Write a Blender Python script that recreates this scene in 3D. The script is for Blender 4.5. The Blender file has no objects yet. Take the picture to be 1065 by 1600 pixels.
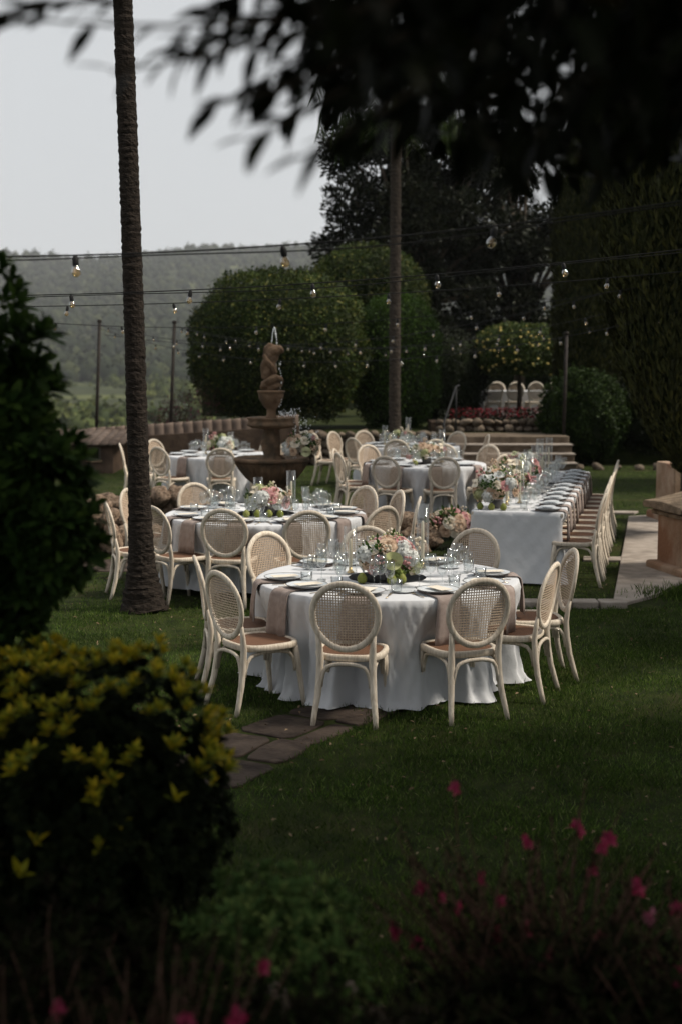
import bpy, math, random
import numpy as np
from mathutils import Vector, Matrix, noise

random.seed(11)
RG = np.random.default_rng(11)
S = bpy.context.scene
COL = S.collection
PI = math.pi
R = math.radians

# ------------------------------------------------------------------ camera
CAM_H = 2.38
cam = bpy.data.cameras.new('camera')
cam_o = bpy.data.objects.new('camera', cam); COL.objects.link(cam_o)
cam.sensor_fit = 'VERTICAL'; cam.sensor_height = 36.0
cam.lens = 36.0 * 2130 / 1600
cam.clip_start = 0.05; cam.clip_end = 5000
cam_o.location = (0, 0, CAM_H)
cam_o.rotation_euler = (R(90) - math.atan(245 / 2130), 0, 0)
cam.dof.use_dof = True; cam.dof.focus_distance = 10.2; cam.dof.aperture_fstop = 1.9
S.camera = cam_o

# ------------------------------------------------------------------ sky
SUN_EL, SUN_AZ = 50.0, 93.0            # azimuth measured clockwise from +Y (the sun stands to the right)
w = bpy.data.worlds.new('World'); S.world = w; w.use_nodes = True
nt = w.node_tree; nt.nodes.clear()
sky = nt.nodes.new('ShaderNodeTexSky'); sky.sky_type = 'NISHITA'; sky.sun_disc = False
sky.sun_elevation = R(SUN_EL); sky.sun_rotation = R(SUN_AZ); sky.dust_density = 6; sky.air_density = 1.0
skm = nt.nodes.new('ShaderNodeVectorMath'); skm.operation = 'SCALE'; skm.inputs['Scale'].default_value = 0.08
cloud = nt.nodes.new('ShaderNodeMixRGB'); cloud.inputs[0].default_value = 0.90   # thick even overcast over the clear sky
cloud.inputs[2].default_value = (0.715, 0.735, 0.752, 1)
tc = nt.nodes.new('ShaderNodeTexCoord'); nz = nt.nodes.new('ShaderNodeTexNoise'); nz.inputs['Scale'].default_value = 1.6
nz.inputs['Detail'].default_value = 3
mr = nt.nodes.new('ShaderNodeMapRange'); mr.inputs['To Min'].default_value = 0.93; mr.inputs['To Max'].default_value = 1.07
mul = nt.nodes.new('ShaderNodeVectorMath'); mul.operation = 'SCALE'
bg = nt.nodes.new('ShaderNodeBackground'); bg.inputs['Strength'].default_value = 1.0
wo = nt.nodes.new('ShaderNodeOutputWorld')
L = nt.links.new
L(sky.outputs[0], skm.inputs[0]); L(skm.outputs[0], cloud.inputs[1])
L(tc.outputs['Generated'], nz.inputs['Vector']); L(nz.outputs[0], mr.inputs['Value'])
L(cloud.outputs[0], mul.inputs[0]); L(mr.outputs[0], mul.inputs['Scale'])
L(mul.outputs[0], bg.inputs['Color']); L(bg.outputs[0], wo.inputs[0])

sun = bpy.data.lights.new('sun', 'SUN'); sun.energy = 4.5; sun.angle = R(12); sun.color = (1.0, 0.92, 0.80)
sun_o = bpy.data.objects.new('sun', sun); COL.objects.link(sun_o)
sd = Vector((math.sin(R(SUN_AZ)) * math.cos(R(SUN_EL)), math.cos(R(SUN_AZ)) * math.cos(R(SUN_EL)), math.sin(R(SUN_EL))))
sun_o.rotation_euler = sd.to_track_quat('Z', 'Y').to_euler()
sun_o.location = (12, -2, 20)

S.view_settings.view_transform = 'Standard'; S.view_settings.look = 'None'
S.view_settings.exposure = 0.0; S.view_settings.gamma = 1.0
S.view_settings.use_curve_mapping = False
S.render.engine = 'CYCLES'
cy = S.cycles
cy.use_denoising = True; cy.max_bounces = 6; cy.diffuse_bounces = 3; cy.glossy_bounces = 3
cy.transmission_bounces = 5; cy.transparent_max_bounces = 32; cy.volume_bounces = 0
cy.caustics_reflective = False; cy.caustics_refractive = False
cy.sample_clamp_indirect = 4.0

# ------------------------------------------------------------------ helpers: materials
M = {}
def _n(nt, t, **kw):
    n = nt.nodes.new(t)
    for k, v in kw.items(): setattr(n, k, v)
    return n
def mat(name, c1, c2=None, rough=0.7, scale=8.0, stretch=(1, 1, 1), bump=0.0, bscale=None, metal=0.0, spec=0.12,
        objrand=0.0, detail=6, ramp=(0.35, 0.65), world=False, c3=None, c3scale=1.0, c3ramp=(0.55, 0.7)):
    """principled material, two colours mixed by stretched noise, optional bump and per-object tint"""
    m = bpy.data.materials.new(name); m.use_nodes = True; nt = m.node_tree; p = nt.nodes['Principled BSDF']
    lk = nt.links.new
    p.inputs['Roughness'].default_value = rough; p.inputs['Metallic'].default_value = metal
    p.inputs['Specular IOR Level'].default_value = spec
    tc = _n(nt, 'ShaderNodeTexCoord'); mp = _n(nt, 'ShaderNodeMapping'); mp.inputs['Scale'].default_value = stretch
    if world:
        g = _n(nt, 'ShaderNodeNewGeometry'); lk(g.outputs['Position'], mp.inputs[0])
    else: lk(tc.outputs['Object'], mp.inputs[0])
    nz = _n(nt, 'ShaderNodeTexNoise'); nz.inputs['Scale'].default_value = scale; nz.inputs['Detail'].default_value = detail
    lk(mp.outputs[0], nz.inputs['Vector'])
    cr = _n(nt, 'ShaderNodeValToRGB'); e = cr.color_ramp.elements
    e[0].position, e[1].position = ramp; e[0].color = (*c1, 1); e[1].color = (*(c2 or c1), 1)
    lk(nz.outputs[0], cr.inputs[0]); out = cr.outputs[0]
    if c3:
        n3 = _n(nt, 'ShaderNodeTexNoise'); n3.inputs['Scale'].default_value = c3scale; n3.inputs['Detail'].default_value = 8
        lk(mp.outputs[0], n3.inputs['Vector'])
        r3 = _n(nt, 'ShaderNodeMapRange'); r3.inputs['From Min'].default_value = c3ramp[0]; r3.inputs['From Max'].default_value = c3ramp[1]
        lk(n3.outputs[0], r3.inputs['Value'])
        x = _n(nt, 'ShaderNodeMixRGB'); x.inputs[2].default_value = (*c3, 1); lk(r3.outputs[0], x.inputs[0]); lk(out, x.inputs[1]); out = x.outputs[0]
    if objrand:
        oi = _n(nt, 'ShaderNodeObjectInfo'); hs = _n(nt, 'ShaderNodeHueSaturation'); mr = _n(nt, 'ShaderNodeMapRange')
        mr.inputs['To Min'].default_value = 1 - objrand; mr.inputs['To Max'].default_value = 1 + objrand
        lk(oi.outputs['Random'], mr.inputs['Value']); lk(mr.outputs[0], hs.inputs['Value']); lk(out, hs.inputs['Color']); out = hs.outputs[0]
    lk(out, p.inputs['Base Color'])
    if bump:
        b = _n(nt, 'ShaderNodeBump'); b.inputs['Strength'].default_value = bump; b.inputs['Distance'].default_value = 0.02
        nb = _n(nt, 'ShaderNodeTexNoise'); nb.inputs['Scale'].default_value = bscale or scale; nb.inputs['Detail'].default_value = 8
        lk(mp.outputs[0], nb.inputs['Vector']); lk(nb.outputs[0], b.inputs['Height']); lk(b.outputs[0], p.inputs['Normal'])
    M[name] = m
    return m
def leafmat(name, cols, rough=0.5, trans=0.25, spec=0.10, patch=0.0):
    """foliage: every leaf (mesh island / object) takes its own tint from a ramp"""
    m = bpy.data.materials.new(name); m.use_nodes = True; nt = m.node_tree; p = nt.nodes['Principled BSDF']; lk = nt.links.new
    g = _n(nt, 'ShaderNodeNewGeometry'); oi = _n(nt, 'ShaderNodeObjectInfo')
    ad = _n(nt, 'ShaderNodeMath', operation='ADD'); fr = _n(nt, 'ShaderNodeMath', operation='FRACT')
    lk(g.outputs['Random Per Island'], ad.inputs[0]); lk(oi.outputs['Random'], ad.inputs[1]); lk(ad.outputs[0], fr.inputs[0])
    cr = _n(nt, 'ShaderNodeValToRGB'); el = cr.color_ramp.elements
    while len(el) < len(cols): el.new(0.5)
    for e, (pos, c) in zip(el, cols): e.position = pos; e.color = (*c, 1)
    lk(fr.outputs[0], cr.inputs[0]); col = cr.outputs[0]
    if patch:      # worn and lush areas of a lawn
        n1 = _n(nt, 'ShaderNodeTexNoise'); n1.inputs['Scale'].default_value = 1.3; n1.inputs['Detail'].default_value = 5; lk(g.outputs['Position'], n1.inputs['Vector'])
        m1 = _n(nt, 'ShaderNodeMapRange'); m1.inputs['From Min'].default_value = .3; m1.inputs['From Max'].default_value = .7; m1.inputs['To Min'].default_value = 1 - patch; m1.inputs['To Max'].default_value = 1 + patch
        hs = _n(nt, 'ShaderNodeHueSaturation'); lk(n1.outputs[0], m1.inputs['Value']); lk(m1.outputs[0], hs.inputs['Value']); lk(col, hs.inputs['Color']); col = hs.outputs[0]
    lk(col, p.inputs['Base Color'])
    p.inputs['Roughness'].default_value = rough; p.inputs['Specular IOR Level'].default_value = spec
    if trans:
        t = _n(nt, 'ShaderNodeBsdfTranslucent'); mx = _n(nt, 'ShaderNodeMixShader'); mx.inputs[0].default_value = trans
        lk(col, t.inputs['Color']); lk(p.outputs[0], mx.inputs[1]); lk(t.outputs[0], mx.inputs[2])
        lk(mx.outputs[0], nt.nodes['Material Output'].inputs['Surface'])
    M[name] = m
    return m
def glassmat(name, tint=(0.97, 0.98, 0.98), rough=0.02, boost=1.0):
    m = bpy.data.materials.new(name); m.use_nodes = True; nt = m.node_tree; lk = nt.links.new
    nt.nodes.remove(nt.nodes['Principled BSDF'])
    t = _n(nt, 'ShaderNodeBsdfTransparent'); t.inputs[0].default_value = (*tint, 1)
    g = _n(nt, 'ShaderNodeBsdfGlossy'); g.inputs['Roughness'].default_value = rough
    f = _n(nt, 'ShaderNodeLayerWeight'); pw_ = _n(nt, 'ShaderNodeMath', operation='POWER'); pw_.inputs[1].default_value = 4.0
    k = _n(nt, 'ShaderNodeMath', operation='MULTIPLY_ADD'); k.inputs[1].default_value = 0.75 * boost; k.inputs[2].default_value = 0.04 * boost; k.use_clamp = True
    mx = _n(nt, 'ShaderNodeMixShader'); lk(f.outputs['Facing'], pw_.inputs[0]); lk(pw_.outputs[0], k.inputs[0]); lk(k.outputs[0], mx.inputs[0])
    lk(t.outputs[0], mx.inputs[1]); lk(g.outputs[0], mx.inputs[2]); lk(mx.outputs[0], nt.nodes['Material Output'].inputs['Surface'])
    M[name] = m
    return m

mat('wood', (0.40, 0.328, 0.245), (0.655, 0.575, 0.47), 0.6, 26, (3, 3, 0.35), 0.25, 60, objrand=0.16, ramp=(0.25, 0.6), spec=0.3)
mat('cane', (0.42, 0.315, 0.225), (0.60, 0.475, 0.36), 0.65, 60, objrand=0.12, spec=0.3)
mat('linen', (0.535, 0.542, 0.56), (0.595, 0.602, 0.615), 0.85, 3, bump=0.45, bscale=7, spec=0.15)
mat('napkin', (0.25, 0.20, 0.178), (0.32, 0.265, 0.24), 0.9, 20, bump=0.1, bscale=120, objrand=0.08, spec=0.1)
mat('plate', (0.55, 0.58, 0.61), (0.66, 0.685, 0.70), 0.28, 8, spec=0.5, objrand=0.05)
mat('plate_rim', (0.10, 0.10, 0.11), (0.2, 0.19, 0.18), 0.35, 8)
mat('charger', (0.36, 0.38, 0.41), (0.5, 0.52, 0.54), 0.4, 10)
mat('cutlery', (0.42, 0.33, 0.22), (0.5, 0.40, 0.28), 0.28, 8, metal=0.9)
mat('candle', (0.74, 0.66, 0.50), (0.80, 0.73, 0.58), 0.5, 6)
mat('paper', (0.62, 0.56, 0.47), (0.7, 0.64, 0.55), 0.9, 30)
mat('stone_brown', (0.095, 0.060, 0.037), (0.185, 0.122, 0.078), 0.85, 5, bump=0.9, bscale=16, c3=(0.075, 0.055, 0.037), c3scale=4.5, c3ramp=(.48, .62))
mat('rock', (0.15, 0.10, 0.07), (0.36, 0.265, 0.19), 0.95, 4, bump=1.0, bscale=14, objrand=0.25, c3=(0.07, 0.055, 0.04), c3scale=5, c3ramp=(0.5, 0.65))
mat('rock_far', (0.08, 0.06, 0.046), (0.20, 0.16, 0.12), 0.95, 3, bump=0.8, bscale=9, objrand=0.3)
mat('soil', (0.035, 0.024, 0.017), (0.09, 0.063, 0.045), 1.0, 9, bump=1.0, bscale=40)
mat('shaded_bed_rock', (0.03, 0.024, 0.018), (0.10, 0.078, 0.058), 0.95, 5, bump=1.0, bscale=16, objrand=0.2)  # darker rock colours for the bed, deep shade put into the tone
mat('lawn_soil', (0.012, 0.018, 0.004), (0.030, 0.038, 0.008), 1.0, 7, bump=0.7, bscale=90, world=True, c3=(0.05, 0.043, 0.018), c3scale=1.4, c3ramp=(0.56, 0.75))
mat('flagstone', (0.030, 0.022, 0.018), (0.072, 0.054, 0.043), 0.9, 5, bump=0.6, bscale=24, objrand=0.2, c3=(0.08, 0.06, 0.045), c3scale=9)
mat('concrete', (0.24, 0.205, 0.172), (0.34, 0.295, 0.255), 0.9, 6, bump=0.35, bscale=50, c3=(0.17, 0.145, 0.125), c3scale=2.2)
mat('step_stone', (0.09, 0.068, 0.05), (0.16, 0.125, 0.092), 0.9, 5, bump=0.4, bscale=30)
mat('sandstone', (0.24, 0.155, 0.10), (0.38, 0.275, 0.20), 0.9, 4, bump=0.5, bscale=22, c3=(0.24, 0.125, 0.075), c3scale=1.6, c3ramp=(0.45, 0.6))
mat('coping', (0.10, 0.075, 0.052), (0.22, 0.165, 0.115), 0.95, 8, bump=0.8, bscale=30)
mat('plaster_dark', (0.05, 0.034, 0.025), (0.10, 0.068, 0.048), 0.95, 4, bump=0.5, bscale=18)
mat('tile', (0.085, 0.062, 0.05), (0.155, 0.118, 0.096), 0.9, 6, objrand=0.15)
mat('palm_bark', (0.013, 0.010, 0.008), (0.036, 0.028, 0.022), 0.95, 18, (1, 1, 3), 1.0, 34, c3=(0.06, 0.048, 0.04), c3scale=30, c3ramp=(0.64, 0.78))
mat('palm_bark_pale', (0.025, 0.02, 0.016), (0.06, 0.048, 0.038), 0.95, 12, (1, 1, 3), 0.8, 30)
mat('bark', (0.045, 0.034, 0.026), (0.10, 0.08, 0.06), 0.95, 10, (1, 1, 0.3), 0.8, 20)
mat('black_metal', (0.012, 0.012, 0.013), (0.02, 0.02, 0.02), 0.55, 8)
mat('pole_metal', (0.018, 0.014, 0.012), (0.035, 0.028, 0.024), 0.6, 12)
mat('brass', (0.55, 0.40, 0.2), (0.6, 0.45, 0.25), 0.3, 8, metal=1.0)
mat('twig', (0.06, 0.03, 0.022), (0.10, 0.055, 0.04), 0.8, 20)
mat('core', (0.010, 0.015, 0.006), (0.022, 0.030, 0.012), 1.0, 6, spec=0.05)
mat('hill', (0.018, 0.026, 0.012), (0.045, 0.05, 0.024), 1.0, 0.02, world=True, c3=(0.09, 0.10, 0.04), c3scale=0.008, c3ramp=(0.55, 0.62), spec=0.05)
mat('shutter', (0.05, 0.045, 0.04), (0.08, 0.07, 0.06), 0.5, 8)
glassmat('glass', boost=1.7)
glassmat('hurricane', (.985, .99, .985), .02, .9)
glassmat('bulb_glass', (1.0, 0.86, 0.64), 0.08, 5.0)
glassmat('pane', (0.12, 0.13, 0.14), 0.05, 2.0)
# water
m = bpy.data.materials.new('water'); m.use_nodes = True; p = m.node_tree.nodes['Principled BSDF']
p.inputs['Base Color'].default_value = (0.035, 0.04, 0.03, 1); p.inputs['Roughness'].default_value = 0.06
nb = _n(m.node_tree, 'ShaderNodeTexNoise'); nb.inputs['Scale'].default_value = 9; bb = _n(m.node_tree, 'ShaderNodeBump'); bb.inputs['Strength'].default_value = 0.25
m.node_tree.links.new(nb.outputs[0], bb.inputs['Height']); m.node_tree.links.new(bb.outputs[0], p.inputs['Normal']); M['water'] = m
mat('spray', (0.75, 0.78, 0.80), (0.85, 0.87, 0.88), 0.1, 8, spec=0.8)
# woven cane of the seats: fine checker weave in object space
m = bpy.data.materials.new('seat_weave'); m.use_nodes = True; t_ = m.node_tree; p = t_.nodes['Principled BSDF']; lk = t_.links.new
tc = _n(t_, 'ShaderNodeTexCoord'); ck = _n(t_, 'ShaderNodeTexChecker'); ck.inputs['Scale'].default_value = 130
ck.inputs[1].default_value = (0.085, 0.042, 0.026, 1); ck.inputs[2].default_value = (0.19, 0.105, 0.065, 1)
lk(tc.outputs['Object'], ck.inputs['Vector']); lk(ck.outputs[0], p.inputs['Base Color']); p.inputs['Roughness'].default_value = 0.7; p.inputs['Specular IOR Level'].default_value = .1
b_ = _n(t_, 'ShaderNodeBump'); b_.inputs['Strength'].default_value = 0.4; lk(ck.outputs[1], b_.inputs['Height']); lk(b_.outputs[0], p.inputs['Normal'])
M['seat_weave'] = m

leafmat('grass', [(0, (0.0196, 0.0428, 0.0066)), (0.45, (0.0492, 0.0928, 0.0142)), (0.8, (0.0937, 0.1486, 0.0260)), (0.94, (0.1427, 0.1903, 0.0454)), (1, (0.2408, 0.2617, 0.1166))], 0.6, 0.3, 0.06, 0.45)
leafmat('boxwood', [(0, (0.0140, 0.0247, 0.0056)), (0.6, (0.0295, 0.0456, 0.0099)), (0.9, (0.0597, 0.0737, 0.0154)), (1, (0.1473, 0.1333, 0.0351))], 0.5, 0.2, 0.08, 0.5)
leafmat('boxwood_bright', [(0, (0.0172, 0.0356, 0.0058)), (0.6, (0.0316, 0.0660, 0.0081)), (1, (0.0632, 0.1091, 0.0144))], 0.5, 0.25)
leafmat('bush_leaf', [(0, (0.0096, 0.0192, 0.0048)), (0.6, (0.0204, 0.0384, 0.0072)), (1, (0.0420, 0.0660, 0.0120))], 0.5, 0.25)
leafmat('citrus_leaf', [(0, (0.0222, 0.0382, 0.0101)), (0.7, (0.0504, 0.0756, 0.0181)), (1, (0.1109, 0.1210, 0.0302))], 0.4, 0.2)
leafmat('citrus_fruit', [(0, (0.4016, 0.2945, 0.0803)), (1, (0.5176, 0.4105, 0.1428))], 0.5, 0)
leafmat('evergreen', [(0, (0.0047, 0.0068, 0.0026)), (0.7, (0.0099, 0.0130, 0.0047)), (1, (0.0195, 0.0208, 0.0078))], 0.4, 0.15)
leafmat('cypress', [(0, (0.0171, 0.0205, 0.0072)), (0.7, (0.0363, 0.0410, 0.0119)), (1, (0.0640, 0.0632, 0.0174))], 0.6, 0.1)
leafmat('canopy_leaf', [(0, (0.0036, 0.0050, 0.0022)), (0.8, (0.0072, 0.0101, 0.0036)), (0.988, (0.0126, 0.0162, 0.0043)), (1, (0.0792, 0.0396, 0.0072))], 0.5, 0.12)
leafmat('big_leaf', [(0, (0.0105, 0.0236, 0.0046)), (0.6, (0.0197, 0.0421, 0.0073)), (1, (0.0396, 0.0691, 0.0119))], 0.6, 0.2, 0.06)
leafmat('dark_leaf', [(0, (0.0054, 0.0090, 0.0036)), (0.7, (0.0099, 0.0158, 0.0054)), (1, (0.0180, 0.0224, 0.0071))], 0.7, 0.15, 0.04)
leafmat('yellow_leaf', [(0, (0.0878, 0.1170, 0.0156)), (0.3, (0.1950, 0.2048, 0.0156)), (0.65, (0.3315, 0.2925, 0.0156)), (1, (0.5070, 0.3608, 0.0234))], 0.5, 0.3)
leafmat('low_leaf', [(0, (0.0344, 0.0674, 0.0195)), (0.6, (0.0674, 0.1163, 0.0344)), (1, (0.1224, 0.1590, 0.0490))], 0.7, 0.2, 0.03)
leafmat('gaura_leaf', [(0, (0.010, 0.007, 0.005)), (0.5, (0.014, 0.013, 0.006)), (1, (0.014, 0.022, 0.007))], 0.8, 0.15, 0.03)
leafmat('pink_petal', [(0, (0.2358, 0.0112, 0.0505)), (1, (0.3482, 0.0562, 0.1123))], 0.6, 0.3)
leafmat('pale_pink_petal', [(0, (0.4200, 0.1120, 0.1820)), (1, (0.4760, 0.1820, 0.2520))], 0.6, 0.3)
leafmat('red_petal', [(0, (0.16, 0.012, 0.02)), (1, (0.30, 0.03, 0.05))], 0.6, 0.2)
leafmat('bougain', [(0, (0.0525, 0.0350, 0.0280)), (0.8, (0.0700, 0.0525, 0.0350)), (1, (0.2240, 0.0420, 0.0980))], 0.7, 0.2)
leafmat('far_crown', [(0, (0.0114, 0.0176, 0.0070)), (0.6, (0.0198, 0.0264, 0.0106)), (1, (0.0440, 0.0506, 0.0198))], 0.9, 0)
leafmat('valley_crown', [(0, (0.03, 0.042, 0.014)), (0.6, (0.06, 0.075, 0.022)), (1, (0.13, 0.14, 0.045))], 0.9, 0)
leafmat('palm_frond', [(0, (0.025, 0.045, 0.014)), (1, (0.06, 0.085, 0.025))], 0.5, 0.15)
leafmat('cream_petal', [(0, (0.66, 0.57, 0.44)), (1, (0.76, 0.70, 0.58))], 0.7, 0.25)
leafmat('white_petal', [(0, (0.64, 0.65, 0.62)), (1, (0.76, 0.77, 0.74))], 0.7, 0.25)
leafmat('peach_petal', [(0, (0.50, 0.34, 0.235)), (1, (0.64, 0.49, 0.36))], 0.7, 0.25)
leafmat('blush_petal', [(0, (0.5104, 0.2288, 0.2288)), (1, (0.6160, 0.3696, 0.3520))], 0.7, 0.25)
leafmat('lime_petal', [(0, (0.3840, 0.4000, 0.1920)), (1, (0.4800, 0.4880, 0.2880))], 0.4, 0.2)
leafmat('pear_skin', [(0, (0.1430, 0.1650, 0.0330)), (1, (0.2200, 0.2310, 0.0660))], 0.45, 0)
leafmat('grape_skin', [(0, (0.13, 0.18, 0.04)), (1, (0.22, 0.26, 0.07))], 0.3, 0)
leafmat('floral_leaf', [(0, (0.025, 0.055, 0.012)), (1, (0.07, 0.13, 0.025))], 0.4, 0.2)
leafmat('dry_leaf', [(0, (0.11, 0.07, 0.04)), (1, (0.26, 0.19, 0.12))], 0.8, 0.1)

# ------------------------------------------------------------------ helpers: meshes and things
class MB:
    def __init__(s): s.v = []; s.f = []
    def add(s, vs, fs):
        o = len(s.v); s.v += [tuple(v) for v in vs]; s.f += [tuple(i + o for i in f) for f in fs]; return s
    def tube(s, pts, rad, n=8, closed=False, ref=(0, 1, 0), caps=True):
        """sweep an ellipse along pts; rad: number, (ra, rb) or a list of either; ra lies across ref"""
        pts = [Vector(p) for p in pts]; k = len(pts)
        if not isinstance(rad, list): rad = [rad] * k
        ref = Vector(ref); vs = []; fs = []
        for i, p in enumerate(pts):
            a = pts[(i - 1) % k] if (closed or i) else p; b = pts[(i + 1) % k] if (closed or i < k - 1) else p
            t = (b - a).normalized(); u = t.cross(ref)
            if u.length < 1e-4: u = t.cross(Vector((1, 0, 0.01)))
            u.normalize(); v2 = u.cross(t).normalized()
            ra, rb = rad[i] if isinstance(rad[i], tuple) else (rad[i], rad[i])
            for j in range(n):
                q = 2 * PI * j / n; vs.append(p + u * (ra * math.cos(q)) + v2 * (rb * math.sin(q)))
        for i in range(k if closed else k - 1):
            i2 = (i + 1) % k
            for j in range(n):
                fs.append((i * n + j, i * n + (j + 1) % n, i2 * n + (j + 1) % n, i2 * n + j))
        if caps and not closed:
            fs.append(tuple(reversed(range(n)))); fs.append(tuple(range((k - 1) * n, k * n)))
        return s.add(vs, fs)
    def lathe(s, prof, n=16, c=(0, 0, 0), rib=0.0, nrib=0, capb=True, capt=True):
        vs = []; fs = []
        for r, z in prof:
            for j in range(n):
                q = 2 * PI * j / n; rr = r * (1 + (rib * abs(math.sin(nrib * q / 2)) if nrib else 0))
                vs.append((c[0] + rr * math.cos(q), c[1] + rr * math.sin(q), c[2] + z))
        for i in range(len(prof) - 1):
            for j in range(n):
                fs.append((i * n + j, i * n + (j + 1) % n, (i + 1) * n + (j + 1) % n, (i + 1) * n + j))
        if capb: fs.append(tuple(reversed(range(n))))
        if capt: fs.append(tuple(range((len(prof) - 1) * n, len(prof) * n)))
        return s.add(vs, fs)
    def box(s, c, d, rz=0.0, taper=1.0, rx=0.0, ry=0.0):
        mt = Matrix.Rotation(rz, 3, 'Z') @ Matrix.Rotation(ry, 3, 'Y') @ Matrix.Rotation(rx, 3, 'X'); vs = []
        for z in (-.5, .5):
            k = taper if z > 0 else 1
            for x, y in ((-.5, -.5), (.5, -.5), (.5, .5), (-.5, .5)):
                vs.append(Vector(c) + mt @ Vector((x * d[0] * k, y * d[1] * k, z * d[2])))
        return s.add(vs, [(3, 2, 1, 0), (4, 5, 6, 7), (0, 1, 5, 4), (1, 2, 6, 5), (2, 3, 7, 6), (3, 0, 4, 7)])
    def prism(s, poly, z0, z1):
        n = len(poly); vs = [(x, y, z0) for x, y in poly] + [(x, y, z1) for x, y in poly]
        return s.add(vs, [tuple(reversed(range(n))), tuple(range(n, 2 * n))] + [(i, (i + 1) % n, n + (i + 1) % n, n + i) for i in range(n)])
    def mesh(s, name, mt, smooth=True):
        me = bpy.data.meshes.new(name); me.from_pydata(s.v, [], s.f); me.materials.append(M[mt])
        if smooth: me.polygons.foreach_set('use_smooth', [True] * len(me.polygons))
        me.update(); return me
    def build(s, name, mt, parent=None, smooth=True, bevel=0.0):
        o = link(name, s.mesh(name, mt, smooth), parent)
        if bevel:
            b = o.modifiers.new('bevel', 'BEVEL'); b.width = bevel; b.segments = 2; b.limit_method = 'ANGLE'
        return o
def link(name, me, parent=None, loc=None, mw=None):
    o = bpy.data.objects.new(name, me); COL.objects.link(o)
    if parent: o.parent = parent
    if loc is not None: o.location = loc
    if mw is not None: o.matrix_local = mw
    return o
def npmesh(name, V, F, mt, smooth=False):
    V = np.ascontiguousarray(V, dtype=np.float32); F = np.ascontiguousarray(F, dtype=np.int32); k = F.shape[1]
    me = bpy.data.meshes.new(name); me.vertices.add(len(V)); me.vertices.foreach_set('co', V.ravel())
    me.loops.add(F.size); me.loops.foreach_set('vertex_index', F.ravel())
    me.polygons.add(len(F)); me.polygons.foreach_set('loop_start', np.arange(0, F.size, k, dtype=np.int32))
    me.materials.append(M[mt]); me.update(calc_edges=True)
    if smooth: me.polygons.foreach_set('use_smooth', np.ones(len(F), dtype=bool))
    me.validate(); return me
def tag(o, label=None, cat=None, group=None, kind=None):
    if label: o['label'] = label
    if cat: o['category'] = cat
    if group: o['group'] = group
    if kind: o['kind'] = kind
    return o
def thing(name, label, cat, loc=(0, 0, 0), rz=0.0, group=None):
    o = bpy.data.objects.new(name, None); COL.objects.link(o); o.empty_display_size = 0.1
    o.location = loc; o.rotation_euler = (0, 0, rz); return tag(o, label, cat, group)
def copy_tree(o, parent=None):
    c = o.copy(); COL.objects.link(c); c.parent = parent
    for ch in o.children: copy_tree(ch, c)
    return c
class Proto:
    """first call hands out the model itself, later calls copies of it and of its parts"""
    def __init__(s, root): s.root = root; s.used = False
    def put(s, loc, rz=0.0, label=None, group=None, scale=None):
        o = copy_tree(s.root) if s.used else s.root; s.used = True
        o.location = loc; o.rotation_euler = (0, 0, rz)
        if scale: o.scale = (scale,) * 3
        if label: o['label'] = label
        if group: o['group'] = group
        return o
def unit(a): return a / np.maximum(np.linalg.norm(a, axis=1, keepdims=True), 1e-9)
def leaf_arrays(P, D, N, Ln, W, fold=0.18):
    """folded leaf of 4 triangles per point: base, two sides, tip with a raised midrib"""
    D = unit(D); Sx = unit(np.cross(D, N)); Nn = unit(np.cross(Sx, D))
    Ln = np.asarray(Ln)[:, None] * np.ones((len(P), 1)); W = np.asarray(W)[:, None] * np.ones((len(P), 1))
    tip = P + D * Ln - Nn * Ln * 0.12; mid = P + D * Ln * 0.5
    a = mid + Sx * W * 0.5 + Nn * W * fold; b = mid - Sx * W * 0.5 + Nn * W * fold
    V = np.stack([P, a, tip, b], 1).reshape(-1, 3); i = np.arange(len(P))[:, None] * 4
    F = np.concatenate([i + [0, 1, 2], i + [0, 2, 3]], 1).reshape(-1, 3)
    return V, F
def rand_dirs(n): return unit(RG.normal(size=(n, 3)))
def nbump(P, sc, seed=0.0):
    return np.array([noise.noise(Vector((p[0] * sc + seed, p[1] * sc, p[2] * sc))) for p in P])
def ico(sub):
    import bmesh
    bm = bmesh.new(); bmesh.ops.create_icosphere(bm, subdivisions=sub, radius=1.0)
    V = np.array([v.co[:] for v in bm.verts]); F = np.array([[v.index for v in f.verts] for f in bm.faces]); bm.free(); return V, F
ICO1, ICO2, ICO3 = ico(1), ico(2), ico(3)
def rockmesh(name, seed, mt, dims=(1, 1, 1), rough=0.35, base=ICO3, flat=0.0):
    V, F = base; V = V.copy()
    d = np.array([noise.noise(Vector(v) * 1.3 + Vector((seed * 7.1, 0, 3))) * rough + noise.noise(Vector(v) * 3.1 + Vector((0, seed * 3.3, 0))) * rough * 0.5
                  - abs(noise.noise(Vector(v) * 5.5 + Vector((seed, 2, 0)))) * rough * 0.45 for v in V])
    V = V * (1 + d[:, None]) * np.array(dims)
    if flat: V[:, 2] = np.maximum(V[:, 2], -flat)
    return npmesh(name, V, F, mt, True)

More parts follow.
